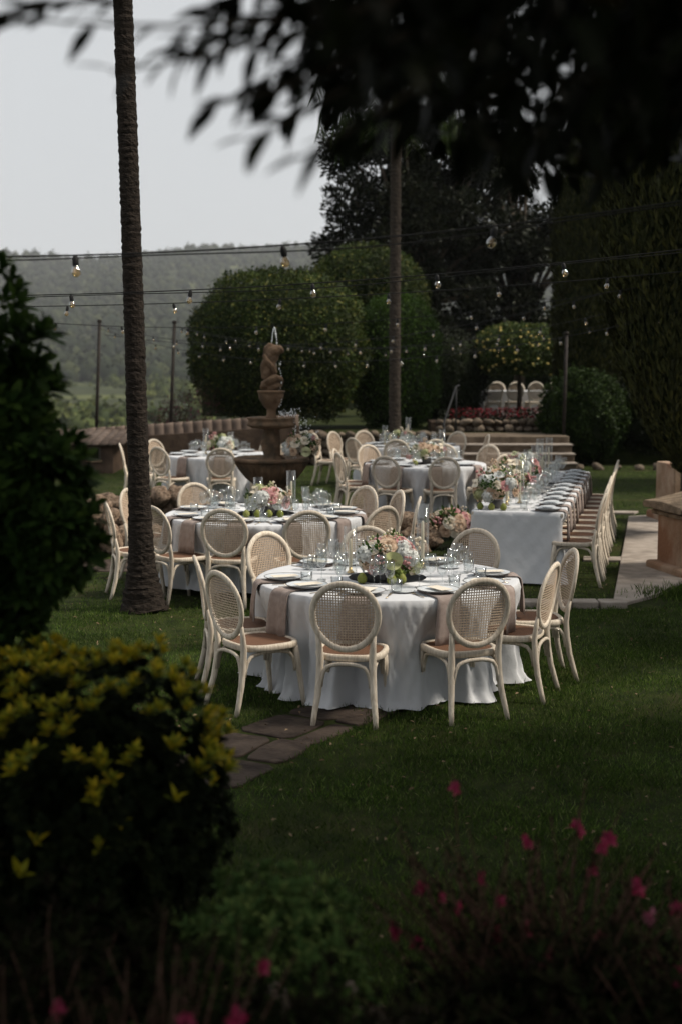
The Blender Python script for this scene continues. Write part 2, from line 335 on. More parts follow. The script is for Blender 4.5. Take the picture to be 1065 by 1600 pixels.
# ================================================================== THE SETTING
def smooth(a, b, x):
    t = np.clip((x - a) / (b - a), 0, 1); return t * t * (3 - 2 * t)
HY = [60, 130, 260, 800, 1400, 2200, 2500, 2700]; HZ = [-9, -12, -13, -12, 42, 166, 140, 100]
def ground_z(x, y):
    x = np.asarray(x, float); y = np.asarray(y, float)
    edge = 31.5 + 30 * smooth(-4.5, -1.5, x)
    far = np.interp(y, HY, HZ)
    ridge = (np.sin(x * 0.0085 + 1.0) * 7 + np.sin(x * 0.021 + 0.4) * 5 + np.sin(x * 0.0034 + y * 0.002) * 5 + 26 * smooth(-650, -50, x) - 16) * smooth(700, 2100, y)
    return (far + ridge) * smooth(edge, edge + 28, y)
ys = np.concatenate([np.linspace(-25, 70, 96), np.linspace(75, 690, 60), np.linspace(700, 2680, 90)])
xs = np.concatenate([np.linspace(-1150, -45, 70), np.linspace(-40, 40, 81), np.linspace(45, 1150, 70)])
X, Y = np.meshgrid(xs, ys); Z = ground_z(X, Y)
V = np.stack([X, Y, Z], -1).reshape(-1, 3); nx = len(xs)
ii = (np.arange(len(ys) - 1)[:, None] * nx + np.arange(nx - 1)[None]).reshape(-1)
F = np.stack([ii, ii + 1, ii + nx + 1, ii + nx], 1)
yc = V[F[:, 0], 1]
near = (yc < 60)
tag(link('lawn', npmesh('lawn', V, F[near], 'lawn_soil', True)), kind='structure')
tag(link('hills', npmesh('hills', V, F[~near], 'hill', True)), kind='structure')

# far-off wood on the hillside: one mass of crowns
def wood(name, n, y0, y1, r0, r1, cards, x0=-0.36, x1=0.36, thin=0.2, mt='far_crown'):
    BV, BF = ICO1; k = len(BV); Vs = []; Fs = []; off = 0
    yy = y0 + (y1 - y0) * RG.random(n); xx = yy * (x0 + (x1 - x0) * RG.random(n)); zz = ground_z(xx, yy)
    r = (r0 + (r1 - r0) * RG.random(n) ** 1.5)
    keep = np.sin(xx * 0.05 + yy * 0.02) + np.sin(xx * 0.021 - yy * 0.033) + RG.normal(size=n) * 0.6 > np.where(yy < 700, thin, -1.2)
    for a, b, c, q in zip(xx[keep], yy[keep], zz[keep], r[keep]):
        dm = np.array([q, q, q * (0.75 + 0.5 * RG.random())]); o = np.array([a, b, c + q * 0.55])
        Vs.append(BV * (1 + RG.normal(size=(k, 1)) * 0.12) * dm * .78 + o); Fs.append(BF + off); off += k
        d = rand_dirs(cards); P = d * dm * RG.uniform(.62, 1.0, (cards, 1)) + o; L_ = q * RG.uniform(.25, .5, cards)
        V, F = leaf_arrays(P, unit(d + rand_dirs(cards)), unit(d + rand_dirs(cards) * .8), L_, L_ * .8); Vs.append(V); Fs.append(F + off); off += len(V)
    return tag(link(name, npmesh(name, np.concatenate(Vs), np.concatenate(Fs), mt)), kind='stuff')
tag(wood('hillside_wood', 8200, 700, 2330, 4.5, 10.0, 24), 'hazy dark green wood covering the far hillside', 'wood')
tag(wood('valley_wood', 2400, 110, 720, .9, 4.2, 70, mt='valley_crown'), 'paler scrub and small trees on the valley floor', 'scrub')

# air
hz = MB(); hz.box((0, 1330, 100), (2320, 2720, 232))
m = bpy.data.materials.new('haze_air'); m.use_nodes = True; nt = m.node_tree; nt.nodes.remove(nt.nodes['Principled BSDF'])
pv = _n(nt, 'ShaderNodeVolumePrincipled'); pv.inputs['Color'].default_value = (0.93, 0.96, 1.0, 1); pv.inputs['Density'].default_value = 0.00013
nt.links.new(pv.outputs[0], nt.nodes['Material Output'].inputs['Volume']); M['haze_air'] = m
tag(hz.build('haze', 'haze_air', smooth=False), 'thin pale grey haze hanging over the whole valley', 'haze', kind='stuff')

# upper terrace at the back with landing
TZ = 0.68
tb = MB(); tb.box((5.0, 45.2, TZ / 2 - 0.1), (14.0, 30.4, TZ + 0.2))
tag(tb.build('terrace', 'lawn_soil', smooth=False), kind='structure')
ld = MB(); ld.box((3.55, 29.35, TZ / 2 - 0.05), (2.5, 1.3, TZ + 0.108))
tag(ld.build('landing', 'step_stone', smooth=False, bevel=0.02), kind='structure')

# garden steps
st = thing('garden_steps', 'wide weathered stone steps leading up to the back terrace', 'steps', (3.55, 28.0, 0))
for i in range(3):
    s = MB(); s.box((0, 0.7 - (2 - i) * 0.34 - 0.17, 0.17 * (i + 1) / 2), (2.5, 0.345, 0.17 * (i + 1) - 0.004)); s.build('step', 'step_stone', st, False, 0.015)
    n_ = MB(); n_.box((0, 0.7 - (2 - i) * 0.34 - 0.19, 0.17 * (i + 1) + 0.012), (2.54, 0.385, 0.032)); n_.build('tread', 'concrete', st, False, 0.01)
# iron handrail
hr = thing('handrail', 'thin black iron handrail beside the stone steps', 'handrail', (2.28, 28.0, 0))
t = MB(); t.tube([(-.18, -0.1, 0), (-.18, -0.1, 1.02)], 0.018); t.build('post', 'black_metal', hr)
t = MB(); t.tube([(0.16, 1.1, 0.6), (0.16, 1.1, 1.72)], 0.018); t.build('post', 'black_metal', hr)
t = MB(); t.tube([(-.22, -0.25, 0.94), (-.18, -0.1, 1.02), (0.16, 1.1, 1.72), (0.24, 1.35, 1.74)], 0.02); t.build('rail', 'black_metal', hr)

ROCKS = [rockmesh('rock', i, 'rock', (1, 0.85, 0.8)) for i in range(7)]
SMALL = [rockmesh('stone', 20 + i, 'rock_far', (1, 0.85, 0.7), 0.3, ICO2) for i in range(6)]
def rockobj(parent, meshes, loc, s, name='rock'):
    o = link(name, random.choice(meshes), parent); o.location = loc
    o.rotation_euler = (random.uniform(-.5, .5), random.uniform(-.5, .5), random.uniform(0, 6.3))
    o.scale = (s * random.uniform(.8, 1.25), s * random.uniform(.8, 1.2), s * random.uniform(.75, 1.15)); return o
# boulder retaining wall below the terrace
bw = thing('boulder_wall', 'low dry wall of rounded boulders holding up the back terrace', 'stone wall', (0.7, 29.6, 0))
c_ = MB(); c_.box((0, 0.25, 0.3), (3.1, 0.5, 0.62)); c_.build('wall_core', 'soil', bw, False)
for row in range(4):
    x = -1.6 + row % 2 * 0.1
    while x < 1.55:
        s = random.uniform(0.10, 0.17); rockobj(bw, SMALL, (x + s, random.uniform(-.08, .05), 0.09 + row * 0.19), s, 'stone'); x += s * 1.75
# raised bed edged with stones behind the landing
eb = thing('stone_edged_bed', 'low bed edge of rounded pale stones above the steps', 'stone wall', (4.1, 30.4, TZ))
c_ = MB(); c_.box((0.2, 0.6, 0.11), (4.6, 1.2, 0.22)); c_.build('bed_soil', 'soil', eb, False)
for row in range(2):
    x = -2.0
    while x < 2.4:
        s = random.uniform(0.09, 0.15); rockobj(eb, SMALL, (x + s, random.uniform(-.05, .03), 0.06 + row * 0.16), s, 'stone'); x += s * 1.8
# kerb stones at the far end of the lawn, right
for i, x in enumerate((4.95, 5.35, 5.75, 6.2, 6.6)):
    o = rockobj(None, SMALL, (x, 28.35 + random.uniform(-.1, .1), 0.05), random.uniform(.1, .15), 'edge_stone')
    tag(o, 'small pale stone edging the lawn below the dark hedge', 'stone', 'stones edging the far lawn')

# parapet, shed
pw = thing('parapet_wall', 'long dark brown plastered parapet wall with a sloping tiled top', 'wall', (0, 0, 0))
a, b = Vector((-5.4, 29.0, 0)), Vector((-0.9, 29.3, 0))
t = MB(); d = (b - a).normalized(); nrm = Vector((-d.y, d.x, 0)) * 0.15
t.add([a - nrm, b - nrm, b + nrm, a + nrm, a - nrm + Vector((0, 0, .60)), b - nrm + Vector((0, 0, .88)), b + nrm + Vector((0, 0, .88)), a + nrm + Vector((0, 0, .60))],
      [(3, 2, 1, 0), (4, 5, 6, 7), (0, 1, 5, 4), (1, 2, 6, 5), (2, 3, 7, 6), (3, 0, 4, 7)]); t.build('wall', 'plaster_dark', pw, False)
N = 22
tile_me = MB(); tile_me.tube([(-0.105, 0, 0), (0.105, 0, 0)], [(0.20, 0.055), (0.215, 0.06)], 10); tile_me = tile_me.mesh('coping_tile', 'tile')
for i in range(N):
    q = (i + .5) / N; p_ = a.lerp(b, q); o = link('coping_tile', tile_me, pw); o.location = (p_.x, p_.y, .60 + .28 * q + .03); o.rotation_euler = (random.uniform(-.05, .05), -0.06, math.atan2(d.y, d.x))
sh = thing('garden_shed', 'low brown shed with a pale tiled roof beyond the lawn', 'shed', (-5.45, 27.5, 0))
t = MB(); t.box((0, 0.65, 0.29), (1.7, 1.3, 0.62)); t.build('wall', 'plaster_dark', sh, False, 0.01)
for i in range(13):
    q = MB(); q.tube([(-1.02 + i * .17, -0.16, 0.60), (-1.02 + i * .17, 1.5, 0.79)], (0.088, 0.03), 8, ref=(0, 0, 1)); q.build('roof_tile', 'tile', sh)
t = MB(); t.box((0.48, -0.012, 0.40), (0.24, 0.03, 0.26)); wn = t.build('window', 'shutter', sh, False)
t = MB(); t.box((0.48, -0.03, 0.40), (0.18, 0.006, 0.20)); t.build('pane', 'pane', wn, False)
t = MB(); t.box((0.48, -0.04, 0.255), (0.3, 0.06, 0.03)); t.build('sill', 'sandstone', wn, False)
pdl = thing('garden_pedestal', 'small tapered stone pedestal on a slab on the left lawn', 'pedestal', (-4.05, 20.6, 0))
t = MB(); t.lathe([(0.17, 0.09), (0.16, 0.14), (0.10, 0.2), (0.085, 0.36), (0.12, 0.42), (0.13, 0.46)], 16); t.build('column', 'sandstone', pdl)
t = MB(); t.box((0.02, -0.02, 0.045), (0.62, 0.5, 0.09), 0.2); t.build('slab', 'sandstone', pdl, False, 0.01)

# concrete path on the right, stone edging, flagstones
pa = MB(); pa.prism([(2.55, 12.66), (3.12, 13.3), (3.62, 14.2), (3.98, 16.0), (4.75, 20.1), (4.22, 19.9)], -0.05, 0.035)
tag(pa.build('path', 'concrete', smooth=False, bevel=0.012), kind='structure')
es = thing('stone_edging', 'low pale stone edging strip running off the concrete path', 'edging', (0, 0, 0))
x = 1.55
for i in range(4):
    w_ = random.uniform(.22, .34); t = MB(); t.box((x + w_ / 2, 12.78 + random.uniform(-.02, .02), 0.02), (w_ - .015, 0.2, 0.09), random.uniform(-.05, .05)); t.build('edging_stone', 'concrete', es, False, 0.012); x += w_
for (x, y) in ((3.05, 15.75), (4.2, 20.5), (3.75, 20.85)):
    t = MB(); t.prism([(x - .25, y - .12), (x + .2, y - .16), (x + .32, y + .1), (x - .2, y + .15)], -.03, .03)
    tag(t.build('paving_slab', 'concrete', smooth=False, bevel=.01), 'flat pale slab set in the grass beside the concrete path', 'slab', 'slabs by the concrete path')
def flag_path(name, centre, width, rows):
    par = tag(bpy.data.objects.new(name, None), kind='structure'); COL.objects.link(par)
    for i in range(len(centre) - 1):
        p0, p1 = Vector((*centre[i], 0)), Vector((*centre[i + 1], 0)); d = (p1 - p0); nn = Vector((-d.y, d.x, 0)).normalized()
        cuts = [0] + sorted(random.uniform(.3, .7) if rows == 2 else (k + random.uniform(.75, 1.25)) / rows for k in range(rows - 1)) + [1]
        for k in range(rows):
            g = 0.010 / width
            q = [(cuts[k] + g, .04), (cuts[k + 1] - g, .04), (cuts[k + 1] - g, .96), (cuts[k] + g, .96)]
            poly = []
            for (u, v_), (u2, v2) in zip(q, q[1:] + q[:1]):
                for e in (0.12, 0.5, 0.88):
                    uu = u + (u2 - u) * e; vv = v_ + (v2 - v_) * e
                    c = p0 + d * (vv + random.uniform(-.012, .012)) + nn * ((uu - .5) * width + random.uniform(-.012, .012)); poly.append((c.x, c.y))
            t = MB(); t.prism(poly, -0.04, random.uniform(.006, .016)); t.build('flagstone', 'flagstone', par, False, 0.008)
    return par
FL1 = [(0.16, 9.15), (-0.14, 8.72), (-0.42, 8.3), (-0.62, 7.85), (-0.86, 7.4), (-1.08, 6.95), (-1.35, 6.45)]
FL2 = [(-4.6, 15.55), (-4.0, 15.5), (-3.4, 15.42), (-2.8, 15.36), (-2.2, 15.34), (-1.6, 15.36)]
flag_path('flagstone_path', FL1, 0.62, 2)
flag_path('pond_path', FL2, 0.95, 2)

# pedestal of the stair on the right + far pillar
pe = thing('stair_pedestal', 'sandstone stair pedestal with rough moulded coping beside the path', 'pedestal', (3.68, 14.4, 0), R(13))
t = MB(); t.box((0.75, 0.35, 0.31), (1.5, 0.7, 0.76)); t.build('shaft', 'sandstone', pe, False, 0.02)
t = MB(); t.box((0.72, 0.33, 0.0), (1.66, 0.86, 0.22)); t.build('base', 'sandstone', pe, False, 0.03)
t = MB(); t.box((0.74, 0.35, 0.655), (1.60, 0.79, 0.05)); t.build('necking', 'coping', pe, False, 0.015)
t = MB()
cop = [(-.10, .80), (-.13, .835), (-.12, .875), (-.07, .90), (.10, .93), (.5, 1.01), (1.6, 1.24)]
for y0 in (-.09, .79): pass
prof = [(-.09, .0), (-.12, .02), (-.12, .06), (-.08, .076), (.35, .10), (.78, .076), (.82, .06), (.82, .02), (.79, .0)]
line = [(-.13, .70), (0, .715), (.2, .755), (.5, .83), (.9, .93), (1.6, 1.1)]
vs = [(x, y, z + h) for x, z in line for y, h in prof]; npf = len(prof)
t.add(vs, [(i * npf + j, (i + 1) * npf + j, (i + 1) * npf + (j + 1) % npf, i * npf + (j + 1) % npf) for i in range(len(line) - 1) for j in range(npf)] + [tuple(range(npf)), tuple(reversed(range((len(line) - 1) * npf, len(line) * npf)))])
t.build('coping', 'coping', pe, False, .012)
fp = thing('stone_pillar', 'plain pale sandstone pillar under the big cypress', 'pillar', (5.0, 19.5, 0), R(8))
t = MB(); t.box((0, 0, 0.42), (0.75, 0.7, 0.86)); t.build('shaft', 'sandstone', fp, False, 0.02)
t = MB(); t.box((0, 0, 0.06), (0.95, 0.9, 0.16)); t.build('base', 'sandstone', fp, False, 0.03)

# pond: water, rock border, fountain
PCX, PCY, PRX, PRY = -1.0, 17.95, 2.55, 1.8
t = MB(); t.prism([(PCX + PRX * math.cos(a) * .97, PCY + PRY * math.sin(a) * .97) for a in np.linspace(0, 2 * PI, 48, endpoint=False)], -0.02, 0.10)
tag(t.build('pond_water', 'water', smooth=False), kind='structure')
rb = thing('rock_border', 'ring of rugged brown rocks around the fountain pond', 'rocks', (PCX, PCY, 0))
k = 0
for ring, (dr, z, s0, s1, n) in enumerate(((0.12, 0.13, .17, .27, 46), (-0.06, 0.34, .13, .22, 42), (0.30, 0.07, .09, .15, 44))):
    for i in range(n):
        a = 2 * PI * (i + random.uniform(-.3, .3)) / n
        if ring == 1 and -0.9 < math.sin(a) < -0.7 and random.random() < .3: continue
        low = math.cos(a) > -.25 and math.sin(a) > -.55
        if low and (ring == 1 or random.random() < .35): continue
        rx, ry = PRX + dr, PRY + dr
        rockobj(rb, ROCKS, (rx * math.cos(a) + random.uniform(-.05, .05), ry * math.sin(a) + random.uniform(-.05, .05), (z * .35 if low else z) + random.uniform(-.04, .05)), random.uniform(s0, s1) * (.5 if low else 1))
# the two upright rocks beside the path
for (x, y, h, s) in ((-2.05, -1.72, .52, .13), (-1.72, -1.8, .40, .15), (-2.5, -1.35, .5, .22), (-1.2, -1.9, .38, .18)):
    o = rockobj(rb, ROCKS, (x, y, h * .5), s); o.rotation_euler = (.1, .15, random.uniform(0, 6)); o.scale = (s, s * .9, h * .6)

FX, FY = -0.93, 18.3
fo = thing('fountain', 'tiered brown stone fountain with ribbed bowl and carved figure on top', 'fountain', (FX, FY, 0))
t = MB(); t.lathe([(.34, 0), (.34, .08), (.26, .12), (.18, .2), (.15, .38), (.17, .52), (.2, .6), (.15, .66)], 32); t.build('foot', 'stone_brown', fo)
t = MB(); t.lathe([(.14, .60), (.22, .65), (.32, .74), (.40, .85), (.455, .95)], 96, rib=0.11, nrib=30, capt=False); t.build('lower_bowl', 'stone_brown', fo)
t = MB(); t.lathe([(.45, .94), (.495, .96), (.51, .985), (.50, 1.01), (.48, 1.018), (.465, 1.0), (.1, .985)], 64); t.build('lower_rim', 'stone_brown', fo)
t = MB()
ring = []
prof = [(.17, .98), (.16, 1.01), (.11, 1.05), (.115, 1.14), (.135, 1.2), (.115, 1.3), (.10, 1.38), (.14, 1.43)]
n = 40; vs = []; fs = []
for r_, z_ in prof:
    for j in range(n):
        q = 2 * PI * j / n; rr = r_ * (1 + .13 * math.sin(3 * q + z_ * 14) + .05 * math.sin(7 * q - z_ * 20)); vs.append((rr * math.cos(q), rr * math.sin(q), z_))
for i in range(len(prof) - 1):
    for j in range(n): fs.append((i * n + j, i * n + (j + 1) % n, (i + 1) * n + (j + 1) % n, (i + 1) * n + j))
t.add(vs, fs); t.build('stem', 'stone_brown', fo)
t = MB(); t.lathe([(.14, 1.40), (.26, 1.415), (.325, 1.44), (.335, 1.465), (.315, 1.49), (.305, 1.515), (.325, 1.535), (.325, 1.555), (.29, 1.55), (.08, 1.53)], 56); t.build('upper_basin', 'stone_brown', fo)
t = MB(); t.lathe([(.085, 1.53), (.075, 1.56), (.06, 1.6), (.065, 1.66), (.11, 1.71), (.155, 1.79), (.172, 1.86), (.17, 1.875), (.185, 1.885), (.185, 1.91), (.15, 1.915), (.06, 1.93)], 40); t.build('urn', 'stone_brown', fo)
# carved figure: coiled base, twisting draped body, head turned aside
def blob(path, rad, name, n=28, fold=0.04, tw=0.0):
    k0 = len(path); m_ = 30; q0 = np.linspace(0, k0 - 1, m_); rad = [r_ if isinstance(r_, tuple) else (r_, r_) for r_ in rad]
    path = [tuple(np.interp(q, range(k0), [p_[c] for p_ in path]) for c in range(3)) for q in q0]; rad = [tuple(float(np.interp(q, range(k0), [r_[c] for r_ in rad])) for c in range(2)) for q in q0]
    n = max(n, 30); tt = MB(); tt.tube(path, rad, n, ref=(0, 1, 0)); out = []
    for i, v in enumerate(tt.v):
        c = Vector(path[i // n]); q = 2 * PI * (i % n) / n + tw * (i // n) * k0 / m_; dv_ = Vector(v) - c
        out.append(tuple(c + dv_ * (1 + fold * math.sin(4 * q) + fold * .6 * math.sin(9 * q + 1) + .16 * noise.noise(Vector(v) * 16) + .10 * noise.noise(Vector(v) * 38))))
    tt.v = out
    o = tt.build(name, 'stone_brown', fo); sm = o.modifiers.new('sub', 'SUBSURF'); sm.levels = 1; sm.render_levels = 1; return o
blob([(0, 0, 1.9), (0, 0, 1.93), (.0, 0, 1.97), (.01, 0, 2.02), (.0, 0, 2.07), (-.02, 0, 2.11)], [.09, .13, .145, .135, .11, .07], 'figure_base', fold=.09, tw=.5)
blob([(-.09, -.03, 2.0), (-.03, -.12, 2.03), (.06, -.11, 2.08), (.12, -.03, 2.05), (.12, .06, 2.0)], [.045, .05, .05, .05, .04], 'coil', 14)
blob([(-.03, 0, 2.06), (-.035, 0, 2.14), (-.03, 0, 2.22), (-.02, 0, 2.3), (.0, 0, 2.38), (.01, 0, 2.44), (.03, 0, 2.49), (.05, 0, 2.515)], [(.085, .08), (.10, .09), (.105, .09), (.10, .09), (.105, .09), (.11, .09), (.09, .08), (.04, .04)], 'figure_body', fold=.08, tw=.35)
blob([(.0, -.04, 2.41), (.06, -.06, 2.45), (.11, -.04, 2.455), (.135, -.02, 2.44), (.15, -.01, 2.41)], [.05, .066, .06, .045, .025], 'figure_head', 16, .05)
blob([(-.09, -.06, 2.38), (-.04, -.11, 2.30), (.03, -.115, 2.22), (.07, -.09, 2.14)], [.03, .035, .034, .025], 'drapery', 12)
# water: arching jet, falling drops
dv, df = ICO1
def drops(name, pts, r):
    Vs = []; Fs = []
    for i, p_ in enumerate(pts):
        s = r * random.uniform(.55, 1.25); Vs.append(dv * np.array([s, s, s * random.uniform(1, 2.4)]) + np.array(p_)); Fs.append(df + i * len(dv))
    return npmesh(name, np.concatenate(Vs), np.concatenate(Fs), 'spray', True)
jet = [(.01 + .065 * u, 0, 2.5 + .24 * (1 - (u - .55) ** 2 / .3025) * 1.0) for u in np.linspace(0, 1.08, 40)]
jet = [(x + random.uniform(-.004, .004), random.uniform(-.005, .005), z) for x, y, z in jet]
tag(link('water_jet', drops('water_jet', jet, .0085), fo), kind='stuff')
fall = [(.13 + random.uniform(-.02, .02) - .01 * u, -.05 + random.uniform(-.02, .02), 2.36 - .8 * u) for u in np.sort(RG.random(46))]
tag(link('falling_water', drops('falling_water', fall, .007), fo), kind='stuff')
fall = [(.31 + random.uniform(-.02, .02), -.06 + random.uniform(-.03, .03), 1.56 - .55 * u) for u in RG.random(60)] + [(.26 + random.gauss(0, .07), -.1 + random.gauss(0, .07), 1.57 + abs(random.gauss(0, .05))) for _ in range(60)] + \
       [(.38 + abs(random.gauss(0, .12)), -.1 + random.gauss(0, .1), 1.45 + random.gauss(0, .1)) for _ in range(30)]
tag(link('splash', drops('splash', fall, .0065), fo), kind='stuff')

# ------------------------------------------------------------------ vegetation builders
def shape_points(n, rx, ry, rz, p=2.0, lo=-1.0, lump=0.06, seed=0, lsc=1.4):
    """points on a clipped lumpy superellipsoid; returns points and outward normals (centre at origin)"""
    d = rand_dirs(int(n * 1.6)); d = d[d[:, 2] > lo][:n]
    k = (np.abs(d[:, 0]) ** p + np.abs(d[:, 1]) ** p + np.abs(d[:, 2]) ** p) ** (-1 / p)
    lum = 1 + lump * nbump(d, lsc * 2, seed) + lump * 0.6 * nbump(d, lsc * 6, seed + 5)
    P = d * (k * lum)[:, None] * np.array([rx, ry, rz]); Nn = unit(d / np.array([rx, ry, rz]))
    return P, Nn
def leafy(P, Nn, Ln, W, up=0.25, spread=0.9):
    n = len(P); D = unit(Nn * 0.35 + rand_dirs(n) * spread + np.array([0, 0, up])); Nr = unit(Nn + rand_dirs(n) * 0.55)
    s = RG.uniform(.65, 1.25, n); return leaf_arrays(P, D, Nr, Ln * s, W * s)
def trunk(parent, pts, rads, mt='bark', name='trunk', n=9):
    t = MB(); t.tube(pts, rads, n, ref=(0.3, 1, 0.1)); return t.build(name, mt, parent)
def topiary(name, label, loc, dims, n, Ln, mt, p=2.3, lo=-0.75, th=0.1, lump=.05, seed=0, group=None, core=.90, trunk_from=0.0):
    """clipped tree: loc = centre of the crown"""
    o = thing(name, label, 'clipped tree', (loc[0], loc[1], trunk_from), 0, group); cz = loc[2] - trunk_from
    P, Nn = shape_points(n, *dims, p, lo, lump, seed); P = P * np.where(RG.random(len(P)) < .035, RG.uniform(1.0, 1.05, len(P)), RG.uniform(.88, 1.01, len(P)))[:, None]
    V, F = leafy(P, Nn, Ln, Ln * .55); tag(link('foliage', npmesh('foliage', V + np.array([0, 0, cz]), F, mt), o), kind='stuff')
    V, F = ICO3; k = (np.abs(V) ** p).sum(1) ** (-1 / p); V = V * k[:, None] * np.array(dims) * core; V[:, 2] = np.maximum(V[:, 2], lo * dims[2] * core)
    link('inner_fill', npmesh('inner_fill', V + np.array([0, 0, cz]), F, 'core', True), o)  # solid dark core added inside the leaves to keep light out
    trunk(o, [(0, 0, -.05), (.02, 0, cz * .4), (-.03, 0, cz)], [th, th * .8, th * .7]); return o
topiary('clipped_tree', 'large dark clipped dome tree behind the fountain', (-1.42, 31.4, 2.55), (1.98, 1.9, 1.72), 34000, .085, 'boxwood', 2.5, -.88, .16, .09, 1, trunk_from=TZ)
topiary('clipped_tree', 'bright green clipped column shrub beside the slender palm', (1.30, 32.4, 2.15), (1.03, 1.0, 1.62), 16000, .075, 'boxwood_bright', 2.6, -.95, .1, .09, 2, trunk_from=TZ)
topiary('clipped_tree', 'round clipped tree rising behind the bright green shrub', (0.7, 38.0, 3.75), (1.68, 1.6, 1.62), 22000, .095, 'boxwood', 2.2, -.8, .14, .06, 3, trunk_from=TZ)
ct = topiary('citrus_tree', 'mushroom shaped citrus tree dotted with yellow fruit on the terrace', (4.62, 35.6, 2.34), (1.36, 1.3, .84), 17000, .085, 'citrus_leaf', 2.1, -.55, .075, .07, 4, trunk_from=TZ)
fm = npmesh('fruit', ICO1[0] * .038, ICO1[1], 'citrus_fruit', True)
P, Nn = shape_points(190, 1.37, 1.31, .845, 2.1, -.5, .07, 4)
for q in P: link('fruit', fm, ct, loc=(q[0], q[1], q[2] + 2.32 - TZ))
topiary('round_bush', 'dense dark green bush spreading to the ground beyond the long table', (5.32, 30.0, 1.02), (.90, .9, .98), 20000, .075, 'bush_leaf', 2.2, -.99, .05, .22, 6)
topiary('round_bush', 'broad shaded bush filling the corner behind the cypress', (7.2, 30.6, 1.0), (1.5, 1.1, 1.0), 9000, .085, 'evergreen', 2.2, -.99, .05, .12, 7)
topiary('round_bush', 'dark hedge bush between the clipped trees', (2.75, 35.5, 1.7), (1.0, .9, 1.35), 8000, .08, 'evergreen', 2.3, -.95, .05, .12, 8, trunk_from=TZ)

# yellow-green new tips on the big dome are part of its leaf tint; crowns of free-growing trees from clumps of leaves
def leaf_tree(name, label, base, trunk_h, clumps, nleaf, Ln, mt, tr=.25, cat='tree', W=.42, droop=0.0):
    o = thing(name, label, cat, base); Vs = []; Fs = []; off = 0
    top = (0, 0, trunk_h); trunk(o, [(0, 0, -.1), (.05, 0, trunk_h * .5), top], [tr, tr * .8, tr * .65])
    tot = sum(c[3] ** 2 for c in clumps)
    for (x, y, z, r) in clumps:
        k = int(nleaf * r * r / tot); d = rand_dirs(k); rad = r * RG.random(k) ** .45
        P = d * rad[:, None] * np.array([1, 1, .8]) * (1 + .25 * nbump(d, 2.2, x))[:, None] + np.array([x, y, z])
        D = unit(d + rand_dirs(k) * .9 + np.array([0, 0, .2 - droop])); s = RG.uniform(.6, 1.3, k)
        V, F = leaf_arrays(P, D, unit(rand_dirs(k) + np.array([0, 0, .8])), Ln * s, Ln * W * s); Vs.append(V); Fs.append(F + off); off += len(V)
        mid = (x * .45, y * .45, trunk_h + (z - trunk_h) * .6)
        trunk(o, [top, mid, (x, y, z)], [tr * .5, tr * .3, tr * .08], name='branch', n=6)
    tag(link('crown', npmesh('crown', np.concatenate(Vs), np.concatenate(Fs), mt), o), kind='stuff'); return o
cl = []
for i in range(66):
    a = random.uniform(0, 2 * PI); h = random.uniform(0, 1); rr = (3.0 - 1.2 * abs(h - .35)) * math.sqrt(random.random()) * 1.05
    cl.append((rr * math.cos(a), rr * math.sin(a) * .8, 2.4 + h * 6.6, random.uniform(.55, 1.0)))
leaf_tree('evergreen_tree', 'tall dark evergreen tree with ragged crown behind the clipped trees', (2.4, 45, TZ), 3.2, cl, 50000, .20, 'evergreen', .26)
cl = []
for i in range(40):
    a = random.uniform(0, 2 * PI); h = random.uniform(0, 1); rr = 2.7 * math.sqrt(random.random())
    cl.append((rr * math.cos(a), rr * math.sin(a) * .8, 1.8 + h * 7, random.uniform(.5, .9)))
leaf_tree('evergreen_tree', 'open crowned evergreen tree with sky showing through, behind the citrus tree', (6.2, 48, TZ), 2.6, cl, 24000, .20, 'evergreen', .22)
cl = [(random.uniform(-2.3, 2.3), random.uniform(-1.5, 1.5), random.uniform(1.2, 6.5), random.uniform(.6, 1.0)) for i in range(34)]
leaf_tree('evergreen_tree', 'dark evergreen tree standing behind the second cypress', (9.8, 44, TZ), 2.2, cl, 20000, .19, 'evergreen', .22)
cl = [(random.uniform(-.75, .75), random.uniform(-.5, .5), random.uniform(.3, 2.1), random.uniform(.3, .5)) for i in range(18)]
leaf_tree('bougainvillea', 'thin reddish bougainvillea shrub by the parapet wall', (-3.5, 30.2, -.2), .4, cl, 5200, .06, 'bougain', .04, cat='shrub')

n = 15000; P = np.stack([RG.uniform(-5.5, 15, n), RG.uniform(50.5, 52.5, n), RG.uniform(.3, 1, n) ** .8 * 4.4], 1); P[:, 2] += .5 * np.sin(P[:, 0] * 1.3)
V, F = leaf_arrays(P, rand_dirs(n), unit(rand_dirs(n) + np.array([0, -.6, .5])), RG.uniform(.18, .32, n), RG.uniform(.10, .16, n))
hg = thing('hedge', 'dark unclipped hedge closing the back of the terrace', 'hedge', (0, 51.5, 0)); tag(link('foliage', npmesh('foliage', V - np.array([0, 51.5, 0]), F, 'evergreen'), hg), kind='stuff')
t = MB(); t.box((4.8, .3, 1.9), (20, 1.2, 3.6)); t.build('inner_fill', 'core', hg, False)  # dark block added within the hedge, stops light between the leaves
cl = []
for i in range(34):
    a = random.uniform(0, 2 * PI); rr = 2.1 * math.sqrt(random.random()); cl.append((rr * math.cos(a), rr * math.sin(a), random.uniform(3.4, 7.0), random.uniform(.6, 1.0)))
leaf_tree('evergreen_tree', 'broad evergreen tree added out of view to shade the near lawn', (6.1, 6.6, 0), 3.0, cl, 26000, .22, 'evergreen', .2)  # unseen tree, added to throw shade over the near lawn
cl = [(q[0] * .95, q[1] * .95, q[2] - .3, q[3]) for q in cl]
leaf_tree('evergreen_tree', 'evergreen tree added out of view to shade the lawn on the right', (7.4, 12.2, 0), 3.0, cl, 15000, .22, 'evergreen', .2)  # another unseen tree, placed to darken the lawn beside the path
